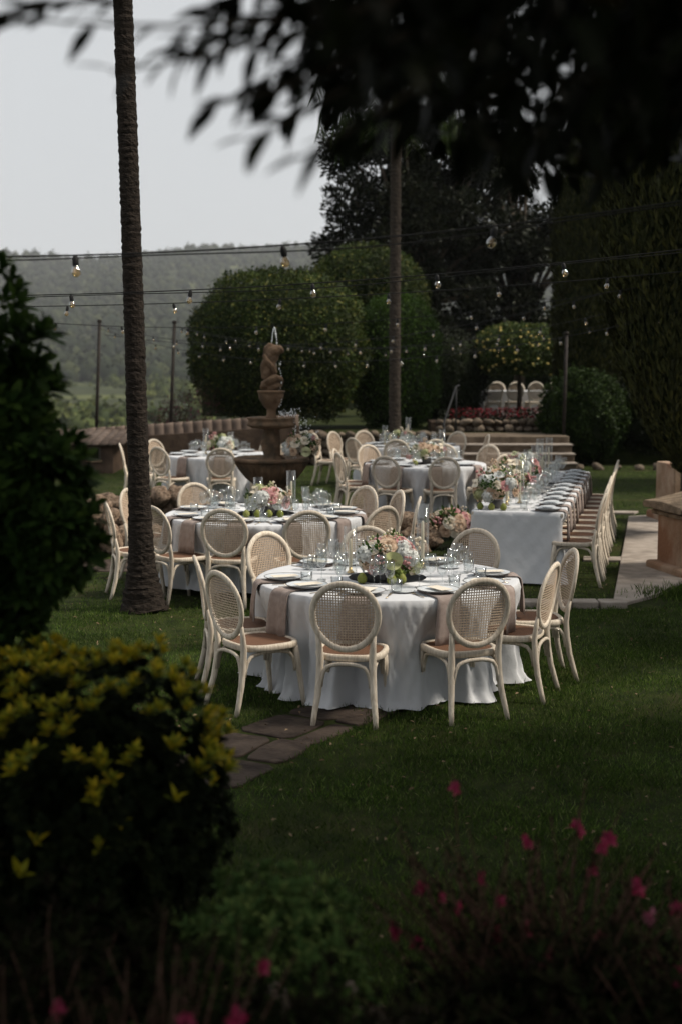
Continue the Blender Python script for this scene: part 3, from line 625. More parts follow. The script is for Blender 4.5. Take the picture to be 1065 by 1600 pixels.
def cypress(name, label, base, h, prof, n, Ln):
    """columnar conifer: prof = [(height fraction, radius)]"""
    o = thing(name, label, 'cypress', base); hh, rr = zip(*prof)
    u = RG.random(n); u = np.interp(RG.random(n), np.cumsum(np.interp(np.linspace(0, 1, 60), hh, rr)) / np.sum(np.interp(np.linspace(0, 1, 60), hh, rr)), np.linspace(0, 1, 60))
    a = RG.random(n) * 2 * PI; r = np.interp(u, hh, rr)
    dd = np.stack([np.cos(a), np.sin(a), u * h * .5], 1); lum = 1 + .16 * nbump(dd * np.array([1, 1, 1]), 2.1, base[0]) + .08 * nbump(dd, 6, 3)
    r = r * lum * RG.uniform(.84, 1.03, n); P = np.stack([r * np.cos(a), r * np.sin(a), u * h], 1)
    out = np.stack([np.cos(a), np.sin(a), np.zeros(n)], 1); D = unit(out * .5 + np.array([0, 0, 1.0]) + rand_dirs(n) * .45); s = RG.uniform(.6, 1.3, n)
    V, F = leaf_arrays(P, D, unit(out + rand_dirs(n) * .5), Ln * s, Ln * .3 * s); tag(link('foliage', npmesh('foliage', V, F, 'cypress'), o), kind='stuff')
    t = MB(); t.lathe([(max(.02, np.interp(q, hh, rr) * .86), q * h) for q in np.linspace(0.0, 1, 24)], 18); t.build('inner_fill', 'core', o)  # opaque dark solid added under the sprays, keeps the column light-tight
    trunk(o, [(0, 0, -base[2] - .05), (0, 0, h * .3)], [.13, .1]); return o
cypress('cypress', 'broad dark cypress column overhanging the stair pedestal', (4.62, 18.0, .82), 8.5, [(0, .12), (.04, .45), (.10, .75), (.18, .98), (.30, 1.15), (.5, 1.30), (.75, 1.1), (.92, .5), (1, .05)], 52000, .13)
cypress('cypress', 'slimmer dark cypress rising behind the round bush', (5.72, 31.9, .3), 8.6, [(0, .4), (.1, .65), (.3, .80), (.6, .85), (.85, .5), (1, .05)], 26000, .15)
cypress('cypress', 'dark cypress closing the gap at the right edge of the garden', (7.4, 25.0, .3), 8.5, [(0, .4), (.1, 1.1), (.3, 1.5), (.6, 1.4), (.85, .7), (1, .05)], 14000, .17)

# palms: ringed trunk and a crown of arching fronds
def palm(name, label, pts, rads, mt, rings, crown=True, group=None):
    o = thing(name, label, 'palm', (pts[0][0], pts[0][1], 0)); P = [Vector(p_) - Vector((pts[0][0], pts[0][1], 0)) for p_ in pts]
    zs = [p_.z for p_ in P]; path = []; rad = []
    for i in range(rings * 2):
        z = zs[0] + (zs[-1] - zs[0]) * i / (rings * 2 - 1)
        c = Vector((np.interp(z, zs, [q.x for q in P]), np.interp(z, zs, [q.y for q in P]), z)); r = np.interp(z, zs, rads)
        path.append(c + Vector((random.uniform(-.003, .003), random.uniform(-.003, .003), 0))); rad.append(float(r * (1.028 if i % 2 else .985) * random.uniform(.985, 1.015)))
    t = MB(); t.tube(path, rad, 22, ref=(0, 1, 0)); rg = random.Random(5)
    t.v = [tuple(path[min(len(path) - 1, i // 22)] + (Vector(v) - path[min(len(path) - 1, i // 22)]) * rg.uniform(.955, 1.045) + Vector((0, 0, rg.uniform(-.008, .008)))) for i, v in enumerate(t.v)]; t.build('trunk', mt, o, False)
    if crown:
        top = path[-1]
        for k in range(18):
            a = 2 * PI * k / 18 + random.uniform(-.15, .15); el = random.uniform(-.1, 1.0); Ln = random.uniform(1.6, 2.1); rach = []
            for s in np.linspace(0, 1, 9):
                ang = el - s * 1.5; rach.append((Ln * s * math.cos(ang * .6) * math.cos(a), Ln * s * math.cos(ang * .6) * math.sin(a), Ln * s * math.sin(ang)))
            rach = np.array(rach) + np.array(top); Pb = []; Db = []
            for q in range(1, 9):
                for f in np.linspace(0, 1, 5):
                    c = rach[q - 1] + (rach[q] - rach[q - 1]) * f; d = rach[q] - rach[q - 1]; sd_ = np.cross(d, (0, 0, 1)); sd_ = sd_ / np.linalg.norm(sd_)
                    for sg in (-1, 1): Pb.append(c); Db.append(sd_ * sg + d / np.linalg.norm(d) * .7 + np.array([0, 0, -.35]))
            Pb = np.array(Pb); V, F = leaf_arrays(Pb, np.array(Db), np.tile([0, 0, 1.0], (len(Pb), 1)), np.full(len(Pb), .38), np.full(len(Pb), .035))
            link('frond', npmesh('frond', V, F, 'palm_frond'), o)
    return o
palm('palm_tree', 'near dark palm trunk with ringed bark standing beside a round table', [(-1.84, 12.6, -.02), (-1.85, 12.6, .12), (-1.86, 12.6, .45), (-1.87, 12.6, 1.2), (-1.90, 12.62, 3.2), (-1.96, 12.66, 6.0), (-2.04, 12.7, 8.6)],
     [.235, .19, .125, .098, .09, .086, .085], 'palm_bark', 150)
palm('palm_tree', 'slender pale palm trunk rising beyond the round tables', [(1.06, 26.6, 0), (1.04, 26.6, 1.5), (1.04, 26.6, 6.0), (1.06, 26.6, 8.2)], [.13, .11, .10, .095], 'palm_bark_pale', 110)

# red flower bed behind the landing and terrace planting
n = 2600; P = np.stack([RG.uniform(2.2, 6.4, n), RG.uniform(30.45, 31.4, n), RG.uniform(.86, 1.14, n)], 1)
V, F = leaf_arrays(P, unit(rand_dirs(n) + np.array([0, 0, .7])), rand_dirs(n), RG.uniform(.05, .09, n), RG.uniform(.03, .05, n))
fb = link('bed_plants', npmesh('bed_plants', V, F, 'evergreen')); tag(fb, 'dark leafy bedding plants behind the stone bed edge', 'plants', kind='stuff')
n = 900; P = np.stack([RG.uniform(2.4, 6.2, n), RG.uniform(30.4, 31.3, n), RG.uniform(.98, 1.2, n)], 1)
V, F = leaf_arrays(P, rand_dirs(n), rand_dirs(n), RG.uniform(.03, .05, n), RG.uniform(.03, .05, n))
tag(link('bed_flowers', npmesh('bed_flowers', V, F, 'red_petal')), 'deep red flowers massed in the bed above the steps', 'flowers', kind='stuff')

# ------------------------------------------------------------------ grass
def in_pond(x, y, k=1.1): return ((x - PCX) / (PRX * k)) ** 2 + ((y - PCY) / (PRY * k)) ** 2 < 1
def near_line(x, y, pts, w):
    m_ = np.zeros(len(x), bool)
    for (x0, y0), (x1, y1) in zip(pts, pts[1:]):
        dx, dy = x1 - x0, y1 - y0; t_ = np.clip(((x - x0) * dx + (y - y0) * dy) / (dx * dx + dy * dy), 0, 1)
        m_ |= (x - x0 - t_ * dx) ** 2 + (y - y0 - t_ * dy) ** 2 < w * w
    return m_
CPATH = [(2.85, 13.0), (3.25, 14.4), (4.48, 20.0)]
def grass(name, n, y0, y1, h, wd, label, spread=.33, p=1.0):
    y = y0 + (y1 - y0) * RG.random(n) ** p; x = (RG.random(n) * 2 - 1) * (y * spread + .6)
    bad = in_pond(x, y) | near_line(x, y, FL1[1:], .29 + .07 * np.sin(x * 31) * np.sin(y * 23)) | near_line(x, y, FL2, .46) | near_line(x, y, CPATH, .30) | ((y > 27.9) & (x > 2.2) & (x < 4.9)) | (y > 29.2)
    x, y = x[~bad], y[~bad]; n = len(x)
    P = np.stack([x, y, np.full(n, -.005)], 1); a = RG.random(n) * 2 * PI; ln = RG.uniform(.2, 1.5, n)
    patch = .75 + .35 * np.sin(x * 2.1 + np.sin(y * 1.7) * 2) * np.sin(y * 1.3 + x * .6)
    hh = h * RG.uniform(.55, 1.3, n) * patch; D = np.stack([np.cos(a) * ln, np.sin(a) * ln, np.ones(n)], 1); D = unit(D)
    sd_ = np.stack([-np.sin(a), np.cos(a), np.zeros(n)], 1) * (wd * RG.uniform(.7, 1.3, n) / 2)[:, None]
    V = np.stack([P - sd_, P + sd_, P + D * hh[:, None]], 1).reshape(-1, 3); F = np.arange(3 * n).reshape(-1, 3)
    return tag(link(name, npmesh(name, V, F, 'grass')), label, 'grass', kind='stuff')
grass('grass', 420000, 4.3, 12.5, .034, .0040, 'short mown grass around the nearest round table', .33, .9)
grass('grass', 260000, 12.4, 29.3, .040, .0075, 'mown grass of the lawn around the fountain pond')
n = 1100; y = RG.uniform(4.6, 15, n); x = (RG.random(n) * 2 - 1) * (y * .3 + .5)
V, F = leaf_arrays(np.stack([x, y, RG.uniform(.02, .035, n)], 1), unit(rand_dirs(n) * np.array([1, 1, .35])), unit(rand_dirs(n) * .6 + np.array([0, 0, 1])), RG.uniform(.02, .045, n), RG.uniform(.008, .02, n))
tag(link('fallen_leaves', npmesh('fallen_leaves', V, F, 'dry_leaf')), 'small dry leaves scattered over the lawn', 'leaves', kind='stuff')
n = 60000; c = np.stack([RG.uniform(-2.5, 3.2, 520), RG.uniform(4.6, 13, 520)], 1); k = RG.integers(0, 520, n); x = c[k, 0] + RG.normal(size=n) * .16; y = c[k, 1] + RG.normal(size=n) * .16
bad = near_line(x, y, FL1[1:], .3) | near_line(x, y, CPATH, .3); x, y = x[~bad], y[~bad]; n = len(x)
V, F = leaf_arrays(np.stack([x, y, np.zeros(n)], 1), unit(rand_dirs(n) * .75 + np.array([0, 0, 1.0])), rand_dirs(n), RG.uniform(.03, .055, n), np.full(n, .0045))
tag(link('grass_clumps', npmesh('grass_clumps', V, F, 'grass')), 'taller clumps of grass and clover dotting the mown lawn', 'grass', kind='stuff')
# tufts of longer grass at the pedestal
n = 2600; x = RG.uniform(2.9, 5.2, n); y = 13.0 + (x - 2.9) * .25 + RG.normal(size=n) * .35
for nm, cx, cy, rr, k in (('grass_tuft', 3.6, 13.35, .55, 1500), ('grass_tuft', 3.72, 21.2, .45, 900)):
    P = np.stack([cx + RG.normal(size=k) * rr * .6, cy + RG.normal(size=k) * rr * .35, np.zeros(k)], 1)
    V, F = leaf_arrays(P, unit(rand_dirs(k) * .55 + np.array([0, 0, 1.0])), rand_dirs(k), RG.uniform(.05, .13, k), np.full(k, .006))
    tag(link(nm, npmesh(nm, V, F, 'grass')), 'rough longer grass at the foot of the stair pedestal' if cy < 20 else 'rough longer grass at the end of the concrete path', 'grass', kind='stuff')

# ================================================================== FURNITURE
def back_pt(x, z, off=0.0):
    return (x, -.205 - max(z - .44, 0) * .17 - .022 * (1 - (x / .22) ** 2) + off, z)
def build_chair():
    c = thing('cane_chair', 'limed wood chair', 'chair')
    # seat frame ring + woven seat
    def outl(k, n=44):
        o = []
        for i in range(n):
            q = 2 * PI * i / n; co, si = math.cos(q), math.sin(q)
            x = math.copysign(abs(co) ** .62, co) * .232 * (1 + .07 * si); y = math.copysign(abs(si) ** .62, si) * .225 + .01
            o.append((x * k, (y - .01) * k + .01))
        return o
    n = 44; rings = [(.98, .418), (1.0, .424), (1.005, .444), (.985, .458), (.94, .462), (.87, .459), (.855, .450), (.86, .42)]
    t = MB(); vs = [(x, y, z) for k, z in rings for x, y in outl(k)]
    t.add(vs, [(i * n + j, i * n + (j + 1) % n, ((i + 1) % 8) * n + (j + 1) % n, ((i + 1) % 8) * n + j) for i in range(8) for j in range(n)]); t.build('seat_frame', 'wood', c)
    t = MB(); vs = [(x, y, .453) for x, y in outl(.875)] + [(x, y, .449) for x, y in outl(.5)] + [(0, .01, .448)]
    t.add(vs, [(j, (j + 1) % n, n + (j + 1) % n, n + j) for j in range(n)] + [(n + j, n + (j + 1) % n, 2 * n) for j in range(n)]); t.build('seat_panel', 'seat_weave', c)
    # oval back
    cz, a, b = .722, .212, .218; pts = []; rd = []
    for i in range(36):
        q = 2 * PI * i / 36; pts.append(back_pt(a * math.cos(q) * (1 + .05 * math.sin(q)), cz + b * math.sin(q))); rd.append((.0225, .0145))
    t = MB(); t.tube(pts, rd, 8, closed=True, ref=(0, 1, 0.15)); t.build('back_frame', 'wood', c)
    # woven cane back: open mesh of strands
    V = []; F = []
    def strand(f, lo, hi, wd, off, vert):
        k = 7; s0 = len(V)
        for i in range(k):
            u = lo + (hi - lo) * i / (k - 1); p_ = back_pt(f, u, off) if vert else back_pt(u, f, off)
            for s in (-.5, .5): V.append((p_[0] + (s * wd if vert else 0), p_[1], p_[2] + (0 if vert else s * wd)))
        for i in range(k - 1): F.append((s0 + 2 * i, s0 + 2 * i + 1, s0 + 2 * i + 3, s0 + 2 * i + 2))
    sp = .0178
    for i in range(-11, 12):
        x = i * sp; h = b * math.sqrt(max(0, 1 - (x / (a * 1.01)) ** 2))
        if h > .02: strand(x, cz - h * .97, cz + h * .97, .0078, .0012, True)
        z = cz + i * sp; h = a * (1 + .05 * (z - cz) / b) * math.sqrt(max(0, 1 - ((z - cz) / b) ** 2))
        if h > .02: strand(z, -h * .97, h * .97, .0078, -.0012, False)
    t = MB(); t.add(V, F); o = t.build('cane_panel', 'cane', c); o['kind'] = 'stuff'
    # legs
    for s in (-1, 1):
        t = MB(); x = [(.205, 0, -.295), (.198, .08, -.272), (.182, .2, -.24), (.172, .33, -.22), (.17, .44, -.212), (.174, .52, -.222), (.184, .60, -.236)]
        t.tube([(s * q[0], q[2], q[1]) for q in x], [(.0165, .0165), (.0185, .0185), (.022, .021), (.025, .022), (.025, .021), (.021, .017), (.014, .012)], 8, ref=(0, 1, 0)); t.build('rear_leg', 'wood', c)
        t = MB(); x = [(.212, 0, .235), (.206, .12, .222), (.196, .3, .198), (.188, .425, .178)]
        t.tube([(s * q[0], q[2], q[1]) for q in x], [.0145, .018, .022, .0235], 8, ref=(0, 1, 0)); t.build('front_leg', 'wood', c)
    # bentwood braces: arch from leg to leg under the seat rail
    def arch(p0, p1, z0=.255, z1=.405):
        p0, p1 = Vector((*p0, 0)), Vector((*p1, 0)); pts = []
        for e, z in ((0.0, z0), (.012, z0 + .045), (.05, z0 + .095), (.12, z0 + .13), (.22, z1 - .008), (.36, z1), (.5, z1), (.64, z1), (.78, z1 - .008), (.88, z0 + .13), (.95, z0 + .095), (.988, z0 + .045), (1, z0)):
            q = p0.lerp(p1, e); pts.append((q.x, q.y, z))
        t = MB(); t.tube(pts, (.0135, .0125), 6, ref= (p1 - p0).cross(Vector((0, 0, 1))).normalized()); t.build('brace', 'wood', c)
    arch((-.162, -.232), (.162, -.232)); arch((-.178, .192), (.178, .192)); arch((-.178, -.21), (-.19, .178)); arch((.178, -.21), (.19, .178))
    return Proto(c)
CHAIR = build_chair()

# table ware models -------------------------------------------------
def proto_one(name, mb, mt, cat, smooth=True):
    o = mb.build(name, mt, None, smooth); o['category'] = cat; return Proto(o)
def wine_glass(h, rb, name):
    o = thing(name, 'glass', 'glass')
    t = MB(); t.lathe([(.034, 0), (.033, .003), (.012, .006), (.0045, .012)], 16, capt=False); t.build('foot', 'glass', o)
    t = MB(); t.lathe([(.0042, .010), (.0036, h * .22), (.0042, h * .42)], 8); t.build('stem', 'glass', o)
    t = MB(); t.lathe([(.0042, h * .42), (rb * .55, h * .45), (rb * .93, h * .56), (rb, h * .66), (rb * .96, h * .82), (rb * .86, h), (rb * .84, h), (rb * .93, h * .82), (rb * .95, h * .66), (rb * .5, h * .46)], 18, capt=False); t.build('bowl', 'glass', o)
    return Proto(o)
GL_RED, GL_WHITE = wine_glass(.235, .046, 'wine_glass'), wine_glass(.205, .037, 'wine_glass')
t = MB(); t.lathe([(.036, 0), (.038, .01), (.041, .095), (.039, .095), (.036, .014), (.01, .012)], 18); TUMB = proto_one('tumbler', t, 'glass', 'glass')
def plate_proto():
    o = thing('dinner_plate', 'plate', 'plate')
    t = MB(); t.lathe([(.09, 0), (.10, .004), (.143, .016), (.146, .019), (.142, .020), (.104, .010), (.09, .008)], 36); t.build('dish', 'plate', o)
    t = MB(); t.lathe([(.1435, .0155), (.1485, .019), (.1475, .0215), (.143, .0212)], 36, capb=False, capt=False); t.build('rim', 'plate_rim', o)
    return Proto(o)
PLATE = plate_proto()
t = MB(); t.lathe([(.05, 0), (.056, .003), (.082, .012), (.083, .014), (.058, .007)], 24); SIDE = proto_one('side_plate', t, 'plate', 'plate')
def napkin_proto(name, drop, seed):
    """strip folded under the plate and falling over the table edge; +y points out of the table, y=0 at the rim, z=0 on the table"""
    rr = random.Random(seed); nx = 7; V = []; F = []; path = [(-.30, .006), (-.2, .006), (-.1, .006), (-.03, .006), (0.006, .005), (.024, -.006), (.034, -.03), (.040, -.09), (.045, -drop * .5), (.048, -drop * .75), (.05, -drop)]
    ph = rr.uniform(0, 6); tw = rr.uniform(-.12, .12)
    for layer in (0, 1):
        for i, (y, z) in enumerate(path):
            u = i / (len(path) - 1)
            for j in range(nx):
                x = (j / (nx - 1) - .5) * (.155 + .05 * u) + tw * max(0, u - .5) * .5; wv = .010 * max(0, u - .4) * math.sin(j * 1.6 + ph) * 2
                V.append((x, y + wv + (.007 if layer and u > .4 else 0), z + (.006 if layer and u <= .4 else 0)))
    m_ = len(path); k = nx * m_
    for i in range(m_ - 1):
        for j in range(nx - 1):
            q = i * nx + j; F.append((q, q + nx, q + nx + 1, q + 1)); F.append((k + q, k + q + 1, k + q + nx + 1, k + q + nx))
        for j in (0, nx - 1):
            q = i * nx + j; F.append((q, q + nx, k + q + nx, k + q))
    for j in range(nx - 1):
        q = (m_ - 1) * nx + j; F.append((q, k + q, k + q + 1, q + 1)); F.append((j, j + 1, k + j + 1, k + j))
    t = MB(); t.add(V, F); return proto_one('napkin', t, 'napkin', 'napkin')
NAPS = [napkin_proto('napkin', d, i) for i, d in enumerate((.30, .27, .33))]
def cut_proto(name, kind):
    t = MB(); t.tube([(0, -.1, .004), (0, -.02, .004), (0, .02, .005)], [(.006, .002), (.0042, .002), (.004, .002)], 6, ref=(0, 0, 1))
    if kind == 'knife': t.tube([(0, .02, .004), (0, .05, .004), (0, .1, .004), (.004, .118, .004)], [(.008, .001), (.009, .001), (.009, .001), (.002, .001)], 6, ref=(0, 0, 1))
    else:
        t.tube([(0, .02, .005), (0, .05, .005)], [(.004, .0018), (.011, .0018)], 6, ref=(0, 0, 1))
        for k in (-1, -.33, .33, 1): t.tube([(k * .009, .05, .005), (k * .009, .098, .006)], .0016, 4)
    return proto_one(name, t, 'cutlery', 'cutlery')
KNIFE, FORK = cut_proto('knife', 'knife'), cut_proto('fork', 'fork')
t = MB(); t.box((0, 0, .0014), (.095, .19, .0022)); CARD = proto_one('menu_card', t, 'paper', 'card', False)
t = MB(); t.lathe([(.018, 0), (.031, .010), (.036, .028), (.034, .046), (.024, .062), (.015, .072), (.008, .077), (.002, .075)], 18); PEAR = proto_one('pear', t, 'pear_skin', 'pear')
def hurricane_protos(h):
    t = MB(); t.lathe([(.047, 0), (.049, .004), (.049, h), (.0455, h), (.0455, .008), (.01, .007)], 24); hu = proto_one('hurricane_glass', t, 'hurricane', 'candle holder')
    o = thing('taper_candle', 'candle', 'candle')
    t = MB(); t.lathe([(.028, .009), (.027, .016), (.013, .03), (.013, .05), (.011, .05)], 14); t.build('candle_stand', 'brass', o)
    hc = h * .74; t = MB(); t.lathe([(.012, .045), (.0135, .06), (.0125, hc * .6), (.0105, hc - .01), (.005, hc)], 12); t.build('wax', 'candle', o)
    t = MB(); t.tube([(0, 0, hc - .002), (.001, 0, hc + .012)], .0012, 5); t.build('wick', 'black_metal', o)
    return hu, Proto(o)
HURS = {h: hurricane_protos(h) for h in (.36, .42, .50)}

# flowers ------------------------------------------------------------
def rose_mesh(mt, r=.04):
    Vs = []; Fs = []; off = 0
    for ring, (n, rr, tilt, sc) in enumerate(((3, .12, 1.45, .45), (4, .28, 1.25, .6), (5, .5, .95, .8), (6, .68, .6, .95), (7, .8, .2, 1.0))):
        for i in range(n):
            a = 2 * PI * i / n + ring * .6; g = []
            for u in np.linspace(0, 1, 4):
                for v in np.linspace(-1, 1, 5):
                    ang = a + v * .62 * (1 - .25 * u); el = tilt - .9 * max(0, u - .55) * (1 if ring > 1 else 0)
                    rad = rr * (.55 + .45 * u) + (math.cos(tilt) * u * sc) * .55 - abs(v) * .05; z = -.35 + u * sc * math.sin(max(.15, el)) * .95 - .12 * v * v * u
                    g.append((rad * math.cos(ang), rad * math.sin(ang), z))
            Vs.append(np.array(g) * r); f = [(i2 * 5 + j, i2 * 5 + j + 1, i2 * 5 + j + 6, i2 * 5 + j + 5) for i2 in range(3) for j in range(4)]
            Fs.append(np.array(f) + off); off += 20
    return npmesh('rose', np.concatenate(Vs), np.concatenate(Fs), mt, True)
def hydrangea_mesh(mt, r=.065, n=70):
    d = rand_dirs(n * 2); d = d[d[:, 2] > -.5][:n]; P = []; D = []; Nn = []
    for q in d:
        u = np.cross(q, rand_dirs(1)[0]); u /= np.linalg.norm(u); w_ = np.cross(q, u)
        for k in range(4):
            a = k * PI / 2 + .4; P.append(q * r * RG.uniform(.9, 1.03)); D.append(u * math.cos(a) + w_ * math.sin(a) + q * .15); Nn.append(q)
    n4 = len(P); V, F = leaf_arrays(np.array(P), np.array(D), np.array(Nn), np.full(n4, r * .26), np.full(n4, r * .24), .1)
    cv = ICO1[0] * r * .88; F = np.concatenate([F, ICO1[1] + len(V)]); V = np.concatenate([V, cv]); return npmesh('hydrangea', V, F, mt)
def anthurium_mesh(mt, r=.06):
    V = [(0, 0, 0)]; n = 26; rings = 5
    for k in range(1, rings + 1):
        for i in range(n):
            q = 2 * PI * i / n; hr = (1 + .12 * math.cos(q) - .38 * math.exp(-((q - PI) / .28) ** 2)) * r * k / rings
            V.append((hr * math.cos(q), hr * .92 * math.sin(q), .012 * math.sin(3 * q) * k / rings + .12 * hr))
    F = [(0, 1 + i, 1 + (i + 1) % n, 0) for i in range(n)]; F = [f[:3] for f in F]; out = [f for f in F]
    t = MB(); t.add(V, out + [(1 + k * n + i, 1 + k * n + (i + 1) % n, 1 + (k + 1) * n + (i + 1) % n, 1 + (k + 1) * n + i) for k in range(rings - 1) for i in range(n)]); return t.mesh('anthurium', mt)
def bud_mesh(mt, r=.03, n=12):
    d = rand_dirs(n); V = np.concatenate([ICO1[0] * r * RG.uniform(.28, .42) + q * r for q in d]); F = np.concatenate([ICO1[1] + i * len(ICO1[0]) for i in range(n)]); return npmesh('bud_cluster', V, F, mt, True)
def grape_mesh(mt, r=.045, n=40):
    V = []; F = []
    for i in range(n):
        q = rand_dirs(1)[0] * RG.random() ** .33 * np.array([1.1, .8, .55]) * r; V.append(ICO2[0] * .012 + q); F.append(ICO2[1] + i * len(ICO2[0]))
    return npmesh('grape_cluster', np.concatenate(V), np.concatenate(F), mt, True)
def sprig_mesh(mt, Ln=.05):
    k = 7; P = np.stack([np.zeros(k), np.linspace(0, Ln, k), np.zeros(k)], 1); a = np.arange(k) * 2.4
    V, F = leaf_arrays(P, np.stack([np.cos(a), np.full(k, .7), np.sin(a)], 1), np.tile([0, .3, 1.0], (k, 1)), np.full(k, .05), np.full(k, .024)); return npmesh('leaf_sprig', V, F, mt)
FLW = {('rose', c): rose_mesh(c + '_petal', .042) for c in ('cream', 'peach', 'blush', 'white')}
FLW.update({('hydrangea', c): hydrangea_mesh(c + '_petal') for c in ('white', 'lime')})
FLW[('anthurium', 'lime')] = anthurium_mesh('lime_petal'); FLW[('anthurium', 'cream')] = anthurium_mesh('cream_petal')
FLW.update({('bud_cluster', c): bud_mesh(c + '_petal') for c in ('cream', 'blush', 'lime', 'peach')})
FLW[('grape_cluster', '')] = grape_mesh('grape_skin'); FLW[('leaf_sprig', '')] = sprig_mesh('floral_leaf')
t = MB(); t.tube([(0, 0, .004), (.012, 0, .014), (.03, 0, .02)], [.003, .0035, .002], 6); SPADIX = t.mesh('spadix', 'stone_brown')
def arrangement(label, loc, s=1.0, pal=('cream', 'white', 'peach', 'blush'), n=30, wide=(.2, .17, .17), vase=True, seed=0, hyd=('white', 'white', 'lime'), ant=.07):
    o = thing('flower_arrangement', label, 'flowers', loc); rr = random.Random(seed)
    if vase:
        t = MB(); t.lathe([(.05, 0), (.06, .01), (.075, .06), (.07, .09), (.062, .09)], 20); t.build('bowl', 'plate_rim', o)
    cz = .09 * s + wide[2] * .35; placed = []
    def put(key, d, k, sc, tw=None):
        q = link(key[0], FLW[key], o); D = Vector(d).normalized()
        q.location = (D.x * wide[0] * k, D.y * wide[1] * k, cz + D.z * wide[2] * k)
        q.rotation_euler = (D + Vector((0, -.15, .15))).to_track_quat('Z', 'Y').to_euler(); q.scale = (sc,) * 3
        if key[0] == 'anthurium': link('spadix', SPADIX, q)
        return q
    for i in range(n):
        for tr in range(30):
            a = rr.uniform(0, 2 * PI); z = rr.uniform(-.35, 1); h = math.sqrt(1 - z * z); d = (h * math.cos(a), h * math.sin(a), z)
            if all((Vector(d) - Vector(e)).length > .36 for e in placed): break
        placed.append(d); u = rr.random()
        if u < .16 and hyd: put(('hydrangea', rr.choice(hyd)), d, .82, s * rr.uniform(.8, 1.05))
        elif u < .66: put(('rose', rr.choice(pal)), d, .95, s * rr.uniform(.8, 1.25))
        elif u < .66 + ant: put(('anthurium', rr.choice(('lime', 'cream'))), d, 1.05, s * rr.uniform(.8, 1.05))
        else: put(('bud_cluster', rr.choice(('cream', 'blush', 'lime', 'peach'))), d, rr.uniform(1.0, 1.2), s * rr.uniform(.8, 1.2))
    for i in range(int(n * .7)):
        a = rr.uniform(0, 2 * PI); z = rr.uniform(-.6, .8); h = math.sqrt(1 - z * z); put(('leaf_sprig', ''), (h * math.cos(a), h * math.sin(a), z), rr.uniform(.75, 1.0), s * rr.uniform(.8, 1.2))
    return o, put

# tables --------------------------------------------------------------
TH = .742
def tablecloth(label, outline, bottom, dents, amp, seed, flare=.05, nfold=26, cat_group=None, origin=(0, 0), rz=0.0):
    """cloth over a table: outline = list of (x, y, nx, ny); dents = function(i) giving how far chairs press the skirt in"""
    rr = random.Random(seed); n = len(outline); V = []; F = []; ph = [rr.uniform(0, 6.3) for _ in range(6)]
    rows = [(-1, 0)] + [(0, 0)]
    for k in (.30, .6, .85, .96): V += [(x * k, y * k, TH + .014 + .0012 * math.sin(i * 2 * PI / n * 9 + k * 9)) for i, (x, y, a, b) in enumerate(outline)]
    zs = [(1.0, .012), (1.0, .003)]
    ring0 = [(x, y, TH + .0125) for x, y, a, b in outline]; V += ring0
    V += [(x + a * .012, y + b * .012, TH + .006) for x, y, a, b in outline]
    H0 = TH - bottom; steps = 18
    for s in range(1, steps + 1):
        u = s / steps; z = TH - H0 * u
        for i, (x, y, a, b) in enumerate(outline):
            q = 2 * PI * i / n
            f = sum(math.sin(q * kf + ph[j] + .5 * math.sin(q * 3 + ph[5]) + u * .35 * (-1) ** j) * w_ for j, (kf, w_) in enumerate(((nfold, .38), (int(nfold * .55), .55), (int(nfold * 1.7), .2), (5, .35))))
            f = (abs(f) ** 1.25) * (1 if f > 0 else -1)
            f2 = f * amp * min(1, u * 1.5) ** .95 * (.55 + .75 * (.5 + .5 * math.sin(q * 3 + ph[4])))
            f2 = f2 if f2 > 0 else f2 * .55
            dent = dents(i) * min(1, max(0, (u - .06) / .36)) ** 1.2
            out = .014 + flare * u * u + f2 - dent + (flare * .8 * max(0, u - .88) / .12 * (1 + .35 * f) if bottom < .02 else 0)
            crinkle = .004 * math.sin(q * 61 + u * 17) + .003 * math.sin(q * 97 - u * 29)
            zz = z + (.012 * f * u if bottom >= .02 else (.012 + .010 * abs(f) if s == steps else 0))
            V.append((x + a * (out + crinkle), y + b * (out + crinkle), max(zz, .006)))
    nr = len(V) // n
    for r_ in range(nr - 1):
        for i in range(n): F.append((r_ * n + i, r_ * n + (i + 1) % n, (r_ + 1) * n + (i + 1) % n, (r_ + 1) * n + i))
    F.append(tuple(range(n)))
    t = MB(); t.add(V, F); o = t.build('tablecloth', 'linen'); o.location = (origin[0], origin[1], 0); o.rotation_euler = (0, 0, rz)
    return tag(o, label, 'tablecloth')
def pol(C, phi, r): a = R(phi); return (C[0] + r * math.sin(a), C[1] - r * math.cos(a))
